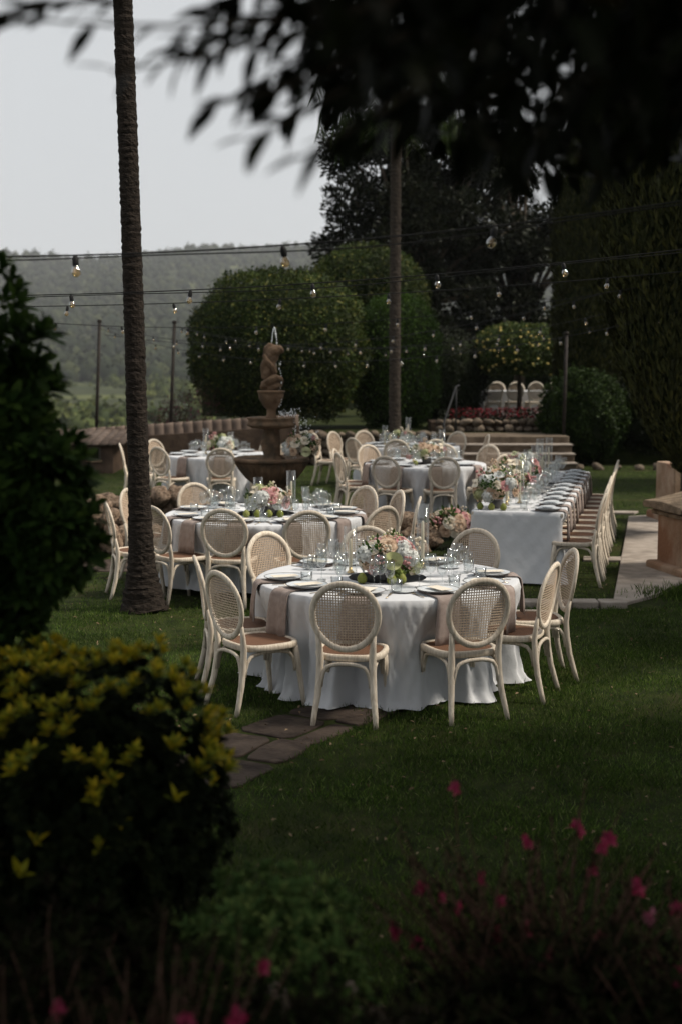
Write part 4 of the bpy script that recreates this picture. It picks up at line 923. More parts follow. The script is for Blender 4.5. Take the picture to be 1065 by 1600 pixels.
def round_table(key, C, Rd, chairs, place, bottom, seed, full, flowers, hurs, chair_labels=None, plates=None, seats=None):
    tb = thing('round_table', f'round banquet table under its white cloth, {place}', 'table', (C[0], C[1], 0))
    t = MB(); t.lathe([(Rd - .03, TH - .03), (Rd, TH - .02), (Rd, TH - .005), (Rd - .01, TH)], 64); t.build('tabletop', 'wood', tb)
    for k in range(4):
        t = MB(); a = PI / 4 + k * PI / 2; t.tube([(math.cos(a) * Rd * .55, math.sin(a) * Rd * .55, 0), (math.cos(a) * Rd * .5, math.sin(a) * Rd * .5, TH - .03)], .02); t.build('leg', 'black_metal', tb)
    n = 520 if full else 300; outl = []
    for i in range(n):
        q = 2 * PI * i / n; outl.append((Rd * math.sin(q), -Rd * math.cos(q), math.sin(q), -math.cos(q)))
    def dents(i):
        q = 360 * i / n; v = 0
        for c in chairs:
            d = (q - c[0] + 180) % 360 - 180; need = max(0, Rd + .07 - (c[1] - .24)); v = max(v, need * math.exp(-(d / 13.5) ** 4))
        return v
    tablecloth(f'white linen cloth draped over the round table {place}', outl, bottom, dents, .10 if full else .075, seed, .05, 31, origin=C)
    for i, c in enumerate(chairs):
        x, y = pol(C, c[0], c[1]); lab = chair_labels[i] if chair_labels else f'pale oval backed cane chair at the round table {place}'
        CHAIR.put((x, y, 0), R(c[0] + (c[2] if len(c) > 2 else 0)), lab, f'cane chairs at the round table {place}')
    zt = TH + .0155
    for i, phi in enumerate(plates or [c[0] for c in chairs]):
        at = f'before {seats[i]}' if seats else f'on the round table {place}'
        x, y = pol(C, phi, Rd - .185); PLATE.put((x, y, zt + .014), random.uniform(0, 6), f'pale dinner plate with dark rim {at}', f'dinner plates on the table {place}')
        x, y = pol(C, phi + random.uniform(-3, 3), Rd); random.choice(NAPS).put((x, y, zt), R(phi) + PI, f'taupe napkin hanging over the cloth {at}', f'napkins on the table {place}')
        for pr, da, dr in ((GL_RED, 7, .43), (GL_WHITE, 13.5, .36), (GL_WHITE, 1.0, .47), (TUMB, 17, .27)):
            if not full and pr is TUMB: continue
            x, y = pol(C, phi + da * .95 / Rd + random.uniform(-1.5, 1.5), Rd - dr + random.uniform(-.015, .015))
            nm = 'short clear water tumbler' if pr is TUMB else ('large clear wine glass' if pr is GL_RED else 'slim clear wine glass')
            pr.put((x, y, zt), random.uniform(0, 6), f'{nm} {at}', f'glasses on the table {place}')
        if full:
            x, y = pol(C, phi + 12.5, Rd - .15); KNIFE.put((x, y, zt), R(phi) + .03, f'bronze knife {at}', f'cutlery on the table {place}')
            x, y = pol(C, phi - 12, Rd - .15); FORK.put((x, y, zt), R(phi) - .03, f'bronze fork {at}', f'cutlery on the table {place}')
            x, y = pol(C, phi - 17, Rd - .30); SIDE.put((x, y, zt), 0, f'small side plate {at}', f'side plates on the table {place}')
            x, y = pol(C, phi + 1, Rd - .185); CARD.put((x, y, zt + .036), R(phi) + random.uniform(-.2, .2), f'cream menu card on the plate {at}', f'menu cards on the table {place}')
    for (x, y, h) in hurs:
        a, b = HURS[h]; word = {.36: 'short', .42: 'medium', .50: 'tall'}[h]
        a.put((x, y, zt), 0, f'{word} clear glass hurricane cylinder on the round table {place}', f'hurricanes on the table {place}')
        b.put((x, y, zt), random.uniform(0, 6), f'ivory taper candle inside the {word} hurricane on the round table {place}', f'candles on the table {place}')
    return tb
ZT = TH + .0155
P1 = 'by the flagstones'
labs1 = ['pale cane chair with its feet on the flagstones, back to the flower bed', 'pale cane chair pulled up square beside a hanging napkin, back to the open lawn',
         'cane chair in half profile on the path side of the flagstone table', 'cane chair in the flagstone table ring nearest the concrete path, seen edge on',
         'cane chair facing the flower bed, between the flagstone table and the long table', 'cane chair half hidden by the centrepiece of the flagstone table',
         'cane chair facing the flower bed at the palm side of the flagstone table', 'cane chair hidden in part by the chair pulled out beside the yellow bush',
         'cane chair pulled out askew from the flagstone table towards the yellow bush']
seats1 = ['the cane chair standing on the flagstones', 'the chair whose back meets the open lawn', 'the half profile chair on the path side', 'the edge on chair nearest the concrete path',
          'the chair facing out beside the long table', 'the chair hidden behind the flagstone centrepiece', 'the flagstone table chair facing the yellow shrub', 'the chair overlapped by the askew one', 'the askew chair nearest the yellow shrub']
C1 = (.34, 9.92)
round_table('t1', C1, .95, [(-13.8, 1.13, 4), (24.8, 1.08, -3), (61, .98, 6), (93, 1.08, 2), (148, 1.17), (185, 1.12), (-138, 1.12), (-78, 1.10, -2), (-49, 1.2, -6)], P1, .0, 3, True, None,
            [(.07, 10.06, .36), (.62, 10.30, .50)], labs1, None, seats1)
o, put = arrangement('blush and cream rose centrepiece with a pale green anthurium, flagstone table', (.345, 9.78, ZT), 1.1, ('cream', 'white', 'cream', 'peach', 'blush'), seed=4, n=40, wide=(.225, .17, .17))
put(('anthurium', 'lime'), (.05, -1, .05), 1.12, 1.2); put(('hydrangea', 'white'), (-.9, -.45, .25), .85, 1.1); put(('hydrangea', 'white'), (.75, -.6, .1), .85, 1.05)
put(('rose', 'peach'), (-.05, -.75, .75), 1.0, 1.3); put(('rose', 'cream'), (-.6, -.6, .7), .95, 1.3); put(('rose', 'blush'), (.45, -.3, .9), 1.0, 1.2); put(('bud_cluster', 'cream'), (1, -.2, .7), 1.2, 1.3)
put(('grape_cluster', ''), (.35, -1, -.62), 1.0, 1.2)
for x, y, r_ in ((.36, 9.60, 0), (.15, 9.64, 1), (.43, 9.63, 2)): PEAR.put((x, y, ZT), r_, 'green pear resting against the centrepiece of the flagstone table', 'pears at the flagstone table')

P2 = 'by the dark palm'
labs2 = ['cane chair with woven back turned to the flagstone table, palm side', 'cane chair with woven back turned to the flagstone table, away from the palm',
         'white edged cane chair standing clear of its table, left of the palm trunk', 'cane chair tucked close against the dark palm trunk, seat side on',
         'cane chair mostly hidden behind the dark palm trunk', 'cane chair between the palm side table and the pond rocks, facing the flagstones',
         'cane chair at the palm side table facing away from the pond, near the long table', 'pale cane chair side on between the palm side table and the long table',
         'shaded dark looking cane chair backing onto the flagstone table', 'cane chair seen edge on behind the tall hurricane of the flagstone table']
seats2 = ['the palm table chair backing the flagstones', 'the palm table chair backing the hurricane glass', 'the white edged chair left of the palm', 'the chair tucked against the palm trunk', 'the chair hidden behind the palm trunk',
          'the palm table chair beside the pond rocks', 'the palm table chair facing away from the pond', 'the side on chair towards the long table', 'the shaded dark chair of the palm table', 'the edge on chair behind the tall hurricane']
C2 = (-.78, 14.0)
round_table('t2', C2, 1.02, [(-14, 1.09, 3), (18, 1.27, -2), (-66, 1.36, -8), (-40, 1.2, -10), (-112, 1.33), (-145, 1.22), (130, 1.08), (106, 1.16), (48, 1.34, -6), (80, 1.29, 6)], P2, .07, 8, True, None,
            [(-.86, 14.15, .36), (-.52, 14.25, .42)], labs2, None, seats2)
o, put = arrangement('low centrepiece of white hydrangea and pink roses with pears, palm table', (-.74, 13.86, ZT), 1.05, seed=9, n=34, wide=(.23, .17, .15))
put(('hydrangea', 'white'), (-.3, -.9, .3), .9, 1.2); put(('rose', 'blush'), (.2, -.9, .3), 1, 1.2); put(('rose', 'blush'), (.3, -.6, .8), 1, 1.2)
for x, r_ in ((-.84, 0), (-.72, 1), (-.61, 2), (-.95, 3)): PEAR.put((x, 13.64, ZT), r_, 'green pear in front of the centrepiece on the palm table', 'pears on the palm table')
C3 = (1.27, 20.55)
round_table('t3', C3, .9, [(-28, 1.08), (8, 1.08), (-70, 1.1), (-103, 1.1), (-147, 1.25), (165, 1.2), (51, 1.08), (138, 1.35)], 'between pond and long table', .03, 12, False, None, [(1.53, 20.7, .50), (1.1, 20.75, .36)])
arrangement('cream and peach flowers on the table between pond and long table', (1.28, 20.45, ZT), 1.1, ('cream', 'white', 'peach'), 30, (.25, .2, .18), seed=21)
PEAR.put((1.1, 20.18, ZT), 0, 'green pear on the table between pond and long table', 'pear on the far table')
C4 = (1.24, 24.6)
round_table('t4', C4, .88, [(-148, 1.25), (-49, 1.08), (-12, 1.15), (15, 1.12), (137, 1.1), (94, 1.12), (-106, 1.5), (-126, 1.42)], 'below the garden steps', .03, 15, False, None, [(.79, 24.7, .36), (1.22, 24.9, .50)])
arrangement('pale flower centrepiece on the table by the garden steps', (1.1, 24.6, ZT), 1.0, ('cream', 'white'), 18, (.25, .2, .15), seed=23)
C5 = (-1.95, 22.4)
round_table('t5', C5, .9, [(-40, 1.12), (4, 1.1), (-125, 1.22), (46, 1.12), (-82, 1.35), (150, 1.2)], 'by the parapet wall', .06, 18, False, None, [(-2.22, 22.45, .42), (-1.82, 22.6, .36)])
arrangement('white and pale yellow flowers on the table by the parapet wall', (-1.98, 22.3, ZT), 1.1, ('cream', 'white'), 24, (.24, .2, .17), seed=25)

# long table ------------------------------------------------------------
LC, LRZ, LL, LW = Vector((2.43, 16.69, 0)), R(-13.2), 5.2, .95
def Lp(a, c, z=0.0):   # a: metres from the near end, c: metres right of the centre line
    v = Matrix.Rotation(LRZ, 3, 'Z') @ Vector((c, a - LL / 2, 0)) + LC; return (v.x, v.y, z)
lt = thing('long_table', 'long straight banquet table under its white cloth', 'table', LC, LRZ)
t = MB(); t.box((0, 0, TH - .015), (LW, LL, .03)); t.build('tabletop', 'wood', lt, False)
for y in (-LL / 2 + .25, 0, LL / 2 - .25):
    for x in (-.36, .36): t = MB(); t.tube([(x, y, 0), (x, y, TH - .03)], .02); t.build('leg', 'black_metal', lt)
outl = []; rc = .06
def rr_outline(w_, l_, r_, step=.045):
    o = []
    for cx, cy, a0 in ((w_ / 2 - r_, l_ / 2 - r_, 0), (-w_ / 2 + r_, l_ / 2 - r_, 90), (-w_ / 2 + r_, -l_ / 2 + r_, 180), (w_ / 2 - r_, -l_ / 2 + r_, 270)):
        for k in range(5): q = R(a0 + 90 * k / 4); o.append((cx + r_ * math.cos(q), cy + r_ * math.sin(q), math.cos(q), math.sin(q)))
        nx_, ny_ = math.cos(R(a0 + 90)), math.sin(R(a0 + 90)); ln = (l_ if a0 in (90, 270) else w_) - 2 * r_
        if a0 in (0, 180): ln = w_ - 2 * r_
        x0, y0 = cx + r_ * nx_, cy + r_ * ny_; tx, ty = -ny_, nx_; k = int(ln / step)
        for j in range(1, k): o.append((x0 + tx * ln * j / k, y0 + ty * ln * j / k, nx_, ny_))
    return o
outl = rr_outline(LW, LL, rc)
tablecloth('smooth white cloth with pressed creases over the long table', outl, .02, lambda i: .17 if outl[i][2] > .9 else 0.0, .035, 30, .12, 20, origin=(LC.x, LC.y), rz=LRZ)
ORD = ['first', 'second', 'third', 'fourth', 'fifth', 'sixth', 'seventh', 'eighth', 'ninth', 'tenth']
for i in range(10):
    nth = ORD[i] + ' place from the pear end of the long table'; a = .12 + i * .52; CHAIR.put(Lp(a, LW / 2 + .11 + random.uniform(-.015, .015)), LRZ + R(90) + random.uniform(-.03, .03),
              'pale cane chair at the ' + nth, 'cane chairs along the long table')
    PLATE.put(Lp(a, LW / 2 - .17, ZT + .014), random.uniform(0, 6), 'pale dinner plate at the ' + nth, 'dinner plates on the long table')
    SIDE.put(Lp(a + .03, LW / 2 - .17, ZT + .036), 0, 'small stacked plate at the ' + nth, 'side plates on the long table')
    NAPS[i % 3].put(Lp(a + random.uniform(-.02, .02), LW / 2, ZT), LRZ - R(90), 'taupe napkin hanging at the ' + nth, 'napkins on the long table')
    for pr, da, c in ((GL_RED, .12, .08), (GL_WHITE, .22, .13), (GL_WHITE, .02, .05), (TUMB, .2, .02)):
        pr.put(Lp(a + da + random.uniform(-.02, .02), c + random.uniform(-.02, .02), ZT), random.uniform(0, 6), ('short clear tumbler' if pr is TUMB else 'large clear wine glass' if pr is GL_RED else 'slim clear wine glass') + ' at the ' + nth, 'glasses on the long table')
CHAIR.put(Lp(LL + .3, -.75), R(140), 'cane chair turned aside at the far end of the long table, by the steps', 'cane chairs along the long table')
for a, c, h in ((.55, -.17, .42), (.75, -.05, .50), (.95, -.2, .42), (1.75, -.12, .50), (2.0, -.24, .42), (2.25, -.08, .42), (3.1, -.1, .50), (3.35, -.22, .42), (3.6, -.05, .42), (4.4, -.15, .50), (4.65, -.05, .50), (4.85, -.2, .42)):
    g, k = HURS[h]; word = {.42: 'medium', .50: 'tall'}[h]
    g.put(Lp(a, c, ZT), 0, f'{word} clear glass hurricane cylinder in the cluster on the long table', 'hurricanes on the long table'); k.put(Lp(a, c, ZT), 0, f'ivory taper candle inside a {word} hurricane on the long table', 'candles on the long table')
arrangement('large pink and cream arrangement with pears on the near end of the long table', Lp(.28, -.25, ZT), 1.15, seed=31, n=38, wide=(.26, .22, .24))
for k, (a, c) in enumerate(((.08, -.28), (.06, -.15), (.1, -.4))): PEAR.put(Lp(a, c, ZT), k, 'green pear at the end of the long table', 'pears on the long table')
arrangement('pink and cream arrangement between the candle clusters of the long table', Lp(1.4, -.22, ZT), 1.1, ('blush', 'peach', 'cream'), 28, (.24, .2, .26), seed=33)
arrangement('cream and green arrangement near the far end of the long table', Lp(2.75, -.22, ZT), 1.1, ('cream', 'white', 'blush'), 24, (.24, .2, .24), seed=35)
arrangement('small white arrangement at the far end of the long table', Lp(4.0, -.22, ZT), 1.0, ('cream', 'white'), 16, (.2, .18, .18), seed=36)
# fountain and pond-side flowers
arrangement('mixed pink and cream flowers spilling over the fountain bowl', (FX + .40, FY - .12, .99), 1.15, ('cream', 'peach', 'blush', 'cream'), 34, (.24, .18, .19), False, 41)
arrangement('big peach blooms and lime foliage standing on the pond edge rocks', (1.36, 16.75, .08), 1.5, ('peach', 'peach', 'cream', 'blush'), 34, (.30, .24, .22), False, 43, None, 0)

# chairs and table on the upper terrace
for i, x in enumerate((4.08, 4.62, 5.17, 5.72)):
    CHAIR.put((x, 36.7, TZ), R(0 + i * 2), 'cane chair on the upper terrace under the citrus tree, back to the steps', 'cane chairs on the upper terrace')
    CHAIR.put((x + .3, 38.2, TZ), R(180), 'cane chair on the upper terrace facing the steps', 'cane chairs on the upper terrace')
tt = thing('long_table', 'narrow white clothed table on the upper terrace between two chair rows', 'table', (4.95, 37.45, TZ))
t = MB(); t.box((0, 0, .37), (2.5, .75, .74), taper=.98); t.build('cloth_covered_top', 'linen', tt, False, .02)

# ------------------------------------------------------------------ string lights
BULB_PARTS = None
def bulb(parent, loc, tilt):
    global BULB_PARTS
    if BULB_PARTS is None:
        t = MB(); t.lathe([(.009, 0), (.012, -.006), (.015, -.012), (.0155, -.038), (.014, -.045), (.012, -.05)], 12); so = t.mesh('socket', 'black_metal')
        t = MB(); t.lathe([(.012, -.046), (.014, -.052), (.0205, -.064), (.0225, -.075), (.020, -.088), (.012, -.097), (.002, -.1)], 14, capb=False); gl = t.mesh('bulb', 'bulb_glass')
        t = MB(); t.tube([(0, 0, -.05), (.005, 0, -.062), (.004, .003, -.08), (-.004, -.003, -.08), (-.005, 0, -.062), (0, 0, -.052)], .0016, 5); fi = t.mesh('filament', 'brass')
        BULB_PARTS = (so, gl, fi)
    s = link('socket', BULB_PARTS[0], parent); s.location = loc; s.rotation_euler = (random.uniform(-.12, .12), tilt, 0)
    b = link('bulb', BULB_PARTS[1], s); link('filament', BULB_PARTS[2], s)
def string(label, p0, p1, sag, first, step, dbl=True, wr=.0042):
    o = thing('string_light', label, 'string lights', (0, 0, 0), 0, 'festoon strings over the garden'); p0, p1 = Vector(p0), Vector(p1); Ln = (p1 - p0).length
    def at(u, ds=0): q = p0.lerp(p1, u); q.z -= (sag + ds) * 4 * u * (1 - u); return q
    t = MB(); t.tube([at(u) for u in np.linspace(0, 1, 60)], wr if dbl else .005, 6, ref=(0, 0.02, 1)); t.build('cable', 'black_metal', o)
    if dbl: t = MB(); t.tube([at(u, .02 + .012 * math.sin(u * 17)) + Vector((0, .012, -.004)) for u in np.linspace(0, 1, 60)], .0035, 6, ref=(0, 0.02, 1)); t.build('cable', 'black_metal', o)
    d = first
    while d < Ln: bulb(o, at(d / Ln) + Vector((0, 0, -.004)), random.uniform(-.25, .25)); d += step
    return o
string('festoon string with the largest bulbs, crossing nearest the overhanging branch', (-2.6, 6.6, 2.86), (3.4, 6.2, 3.42), .20, 1.36, .985)
string('festoon string crossing above the flagstone table', (-4.2, 10.4, 2.83), (4.6, 9.6, 3.42), .20, 2.22, .90)
string('festoon string crossing above the palm side table', (-5.0, 13.8, 2.86), (5.6, 13.2, 3.42), .17, 2.3, 1.06, False)
string('festoon string running from the left light pole over the fountain', (-5.15, 29.4, 3.02), (4.0, 17.3, 3.35), .62, .4, .95, False)
string('festoon string hung between the light poles beyond the fountain', (-3.55, 29.4, 3.0), (4.75, 29.0, 2.75), .42, .5, .8, False)
string('festoon string running from the parapet pole to the cypress', (-3.55, 29.4, 3.0), (4.2, 18.6, 3.1), .55, .35, .9, False)
string('festoon string dipping in front of the big clipped dome', (-5.15, 29.4, 2.95), (5.4, 15.5, 3.3), .85, .7, .85, False)
string('festoon string slung low behind the fountain figure', (-4.3, 25.0, 2.75), (5.3, 25.5, 3.0), .38, .4, .85, False)
string('festoon string crossing above the pond towards the big cypress', (-4.4, 19.0, 2.85), (4.4, 17.2, 3.35), .30, .5, .95, False)
for lab, a, b in (('rusty dark light pole leaning at the shed end of the parapet', (-5.32, 29.5, 0), (-5.15, 29.4, 3.06)), ('rusty dark light pole leaning by the bougainvillea', (-3.72, 29.55, 0), (-3.55, 29.4, 3.04)), ('dark light pole standing behind the round bush', (4.75, 29.2, 0), (4.75, 29.0, 2.8))):
    o = thing('light_pole', lab, 'pole', a); d = Vector(b) - Vector(a); t = MB(); t.tube([(0, 0, 0), d], .036, 10); t.build('shaft', 'pole_metal', o)
    t = MB(); t.lathe([(.02, 0), (.05, .02), (.05, .06), (.02, .08)], 12, c=d); t.build('cap', 'pole_metal', o)

# ================================================================== FOREGROUND PLANTS (in the shade of the overhanging tree)
def leaf_model(name, mt, wid=.4, tipw=.55, fold=.12, curl=.18):
    """unit leaf along +y with midrib fold and drooping tip"""
    V = []; F = []; prof = [(0, .06), (.2, wid * .5), (.45, wid * .92), (.68, wid), (.86, wid * .62), (1.0, .04)] if tipw > .5 else [(0, .04), (.25, wid * .8), (.5, wid), (.75, wid * .62), (1, .02)]
    for y, w_ in prof:
        z = -curl * y * y
        V += [(-w_ / 2, y, z + w_ * fold), (0, y, z), (w_ / 2, y, z + w_ * fold)]
    for i in range(len(prof) - 1):
        a = i * 3; F += [(a, a + 1, a + 4, a + 3), (a + 1, a + 2, a + 5, a + 4)]
    t = MB(); t.add(V, F); return t.mesh(name, mt)
def place_leaves(parent, me, P, D, Nn, Ln, name='leaf'):
    o_inv = parent.location
    for p_, d, n_, l_ in zip(P, D, Nn, Ln):
        y = Vector(d).normalized(); x = y.cross(Vector(n_))
        if x.length < 1e-3: x = y.cross(Vector((.3, .2, 1)))
        x.normalize(); z = x.cross(y); mt = Matrix((x, y, z)).transposed().to_4x4(); mt = Matrix.Translation(Vector(p_) - o_inv) @ mt @ Matrix.Scale(float(l_), 4)
        link(name, me, parent, mw=mt)
def joined_leaves(parent, me, P, D, Nn, Ln, name='foliage'):
    bv = np.array([v.co[:] for v in me.vertices]); bf = np.array([p_.vertices[:] for p_ in me.polygons]); k = len(bv)
    Y_ = unit(np.asarray(D)); X_ = unit(np.cross(Y_, Nn)); Z_ = np.cross(X_, Y_)
    V = (P[:, None, :] + (bv[None, :, 0:1] * X_[:, None] + bv[None, :, 1:2] * Y_[:, None] + bv[None, :, 2:3] * Z_[:, None]) * np.asarray(Ln)[:, None, None]).reshape(-1, 3)
    F = (bf[None] + (np.arange(len(P)) * k)[:, None, None]).reshape(-1, bf.shape[1])
    q = npmesh(name, V - np.array(parent.location), F, me.materials[0].name, True); return tag(link(name, q, parent), kind='stuff')
def rosettes(C, Nn, per, Ln, open_=.9, up=.3):
    """whorls of leaves at shoot tips"""
    P = []; D = []; N2 = []; S_ = []
    for c, n_ in zip(C, Nn):
        ax = Vector(n_) + Vector((0, 0, up)); ax.normalize(); u = ax.orthogonal().normalized(); v = ax.cross(u); a0 = random.uniform(0, 6)
        for k in range(per):
            a = a0 + k * 2.4; e = open_ * (.45 + .75 * k / per); d = ax * math.cos(e) + (u * math.cos(a) + v * math.sin(a)) * math.sin(e)
            P.append(Vector(c) - ax * Ln * .35 * k / per); D.append(d); N2.append(ax + Vector((0, 0, .3))); S_.append(Ln * random.uniform(.65, 1.15) * (.75 + .35 * k / per))
    return np.array(P), np.array(D), np.array(N2), np.array(S_)
def split_leaves(parent, me, A, keep, name='leaf'):
    P, D, Nn, Ln = A; dist = np.linalg.norm(P - np.array([0, 0, CAM_H]), axis=1)
    vis = (np.abs(P[:, 0]) < P[:, 1] * .265) & (P[:, 1] > .5); score = np.where(vis, Ln / dist, 0); order = np.argsort(-score)
    a, b = order[:keep], order[keep:]; place_leaves(parent, me, P[a], D[a], Nn[a], Ln[a], name)
    if len(b): joined_leaves(parent, me, P[b], D[b], Nn[b], Ln[b])

# raised flower bed in front
nxg, nyg = 60, 36; bx = np.linspace(-3.4, 3.4, nxg); by = np.linspace(.4, 5.05, nyg); BX, BY = np.meshgrid(bx, by)
edge_y = 4.75 + .18 * np.sin(BX * 2.3) - .25 * np.clip(BX - .3, 0, 2)
BZ = .42 * (1 - smooth(2.2, 1.0, edge_y - BY)) * 0 + .40 * smooth(0, 2.2, edge_y - BY) - .02 + .03 * np.sin(BX * 9 + BY * 5) * np.sin(BY * 11) * (BY < edge_y)
V = np.stack([BX, BY, BZ], -1).reshape(-1, 3); ii = (np.arange(nyg - 1)[:, None] * nxg + np.arange(nxg - 1)[None]).reshape(-1)
tag(link('flower_bed_soil', npmesh('flower_bed_soil', V, np.stack([ii, ii + 1, ii + nxg + 1, ii + nxg], 1), 'soil', True)), kind='structure')
BEDR = [rockmesh('bed_stone', 40 + i, 'shaded_bed_rock', (1, .85, .7)) for i in range(4)]
for k, (x, y, s) in enumerate(((-.28, 4.62, .13), (.02, 4.5, .16), (.22, 4.42, .10), (.42, 4.35, .12), (1.05, 4.3, .11), (1.25, 4.25, .14), (-.6, 4.7, .12), (.05, 4.2, .08), (.3, 4.05, .07))):
    o = rockobj(None, BEDR, (x, y, .05), s, 'bed_stone'); tag(o, 'rough stone in a shade-darkened colour edging the flower bed', 'stone', 'stones edging the flower bed')
n = 420; x = RG.uniform(-.6, 1.3, n); y = RG.uniform(3.5, 4.75, n)
V, F = leaf_arrays(np.stack([x, y, .40 * smooth(0, 2.2, 4.7 - y) + .02], 1), unit(rand_dirs(n) * np.array([1, 1, .3])), unit(rand_dirs(n) * .5 + np.array([0, 0, 1])), RG.uniform(.03, .07, n), RG.uniform(.012, .03, n))
tag(link('leaf_litter', npmesh('leaf_litter', V, F, 'dry_leaf')), 'dry leaf litter strewn over the shaded flower bed', 'leaves', kind='stuff')

# left: tall large-leaved bush
LB = thing('broadleaf_bush', 'tall dark large leaved bush standing over the yellow tipped shrub', 'bush', (-1.3, 4.75, 0))
lm = leaf_model('leaf', 'big_leaf', .36, .6)
C_ = []; N_ = []
for cx, cy_, cz, r, k in ((-1.42, 4.75, 2.38, .30, 60), (-1.30, 4.72, 2.12, .30, 70), (-1.20, 4.7, 1.85, .30, 80), (-1.32, 4.72, 1.58, .28, 80), (-1.42, 4.8, 1.85, .42, 70), (-1.5, 4.8, 1.4, .42, 90), (-1.6, 4.75, 1.0, .45, 70), (-1.0, 4.62, 1.95, .13, 16), (-1.02, 4.6, 1.76, .14, 18), (-1.16, 4.66, 2.28, .13, 12), (-1.6, 4.7, 2.3, .4, 40), (-1.24, 4.7, 2.5, .20, 44), (-1.12, 4.68, 2.22, .16, 30), (-1.05, 4.66, 1.88, .18, 36), (-1.1, 4.65, 1.66, .16, 34), (-1.25, 4.66, 1.42, .2, 34), (-.97, 4.62, 1.78, .17, 34), (-1.0, 4.6, 1.74, .14, 28), (-1.0, 4.62, 2.0, .14, 24), (-1.1, 4.66, 2.4, .12, 16)):
    d = rand_dirs(k); C_ += [np.array([cx, cy_, cz]) + q * r * RG.uniform(.75, 1.08) for q in d]; N_ += list(d)
A = rosettes(C_, N_, 11, .085, .95, .45); split_leaves(LB, lm, A, 300)
A = rosettes([np.array([-1.4, 4.78, RG.uniform(.3, 2.4)]) + q * RG.uniform(.05, .28) for q in rand_dirs(260)], rand_dirs(260), 7, .10, 1.0, .1); joined_leaves(LB, leaf_model('leaf', 'dark_leaf', .5, .6), *A, name='inner_fill')
trunk(LB, [(0, 0, 0), (.05, -.03, .8), (.0, 0, 1.6), (-.02, 0, 2.2)], [.05, .04, .03, .015], name='stem')
for k in range(26):
    c = C_[k * 16 % len(C_)] - np.array([-1.3, 4.75, 0]); trunk(LB, [(0, 0, max(.3, c[2] - .7)), tuple(c * np.array([.6, .6, 1]) - np.array([0, 0, .2])), tuple(c)], [.014, .009, .004], name='branch', n=5)

# yellow-tipped shrub
YB = thing('yellow_tipped_shrub', 'rounded dark shrub with bright yellow new leaves on its top', 'shrub', (-.86, 4.35, 0))
ym = leaf_model('yellow_leaf', 'yellow_leaf', .40, .4, .14, .2); dm = leaf_model('leaf', 'dark_leaf', .5, .6)
P, Nn = shape_points(850, .46, .44, .50, 2.5, -.9, .16, 3, 1.8); Cc = P + np.array([-.86, 4.35, .88])
A = rosettes(Cc, Nn, 11, .046, 1.0, .3); split_leaves(YB, dm, A, 300)
P2_, N2_ = shape_points(700, .46, .44, .50, 2.5, -.95, .16, 4, 1.8); A = rosettes(P2_ * RG.uniform(.55, .88, (len(P2_), 1)) + np.array([-.86, 4.35, .86]), N2_, 8, .075, 1.0, .2); joined_leaves(YB, dm, *A, name='inner_fill')
sc = [2.3 * Cc[i][2] - .25 * max(0, Cc[i][0] + .80) - .06 * Cc[i][1] + .16 * math.sin(Cc[i][0] * 9 + Cc[i][1] * 4) * math.sin(Cc[i][2] * 11 + Cc[i][0] * 7) + random.gauss(0, .03) for i in range(len(Cc))]
tip = [i for i in np.argsort(sc)[::-1] if Nn[i][1] < .45][:230]
A = rosettes([Cc[i] + Nn[i] * .03 + np.array([0, 0, .02]) for i in tip], [Nn[i] for i in tip], 12, .046, .75, 1.0); split_leaves(YB, ym, A, 300, 'yellow_leaf')
A = rosettes([(-.40, 4.12, 1.06), (-.44, 4.1, 1.10), (-.5, 4.02, 1.04), (-.72, 3.93, .92), (-.66, 3.93, 1.0), (-.9, 3.9, .95), (-.95, 3.9, .85)], [(.5, -.5, .7)] * 7, 6, .056, .8, .6); place_leaves(YB, ym, *A, name='yellow_leaf')
for k in range(9):
    a = k * .7; trunk(YB, [(0, 0, .1), (.12 * math.cos(a), .12 * math.sin(a), .5), (.3 * math.cos(a), .3 * math.sin(a), 1.0)], [.02, .014, .006], name='stem', n=6)

# low green bush
GB = thing('low_bush', 'low soft green bush at the edge of the flower bed', 'bush', (-.2, 3.72, .2))
P, Nn = shape_points(380, .27, .24, .40, 2.4, -.8, .2, 6, 1.7); lwm = leaf_model('leaf', 'low_leaf', .42, .6)
A = rosettes(np.concatenate([P, P * .75]) + np.array([-.2, 3.72, .50]), np.concatenate([Nn, Nn]), 9, .042, .95, .5); split_leaves(GB, lwm, A, 200)

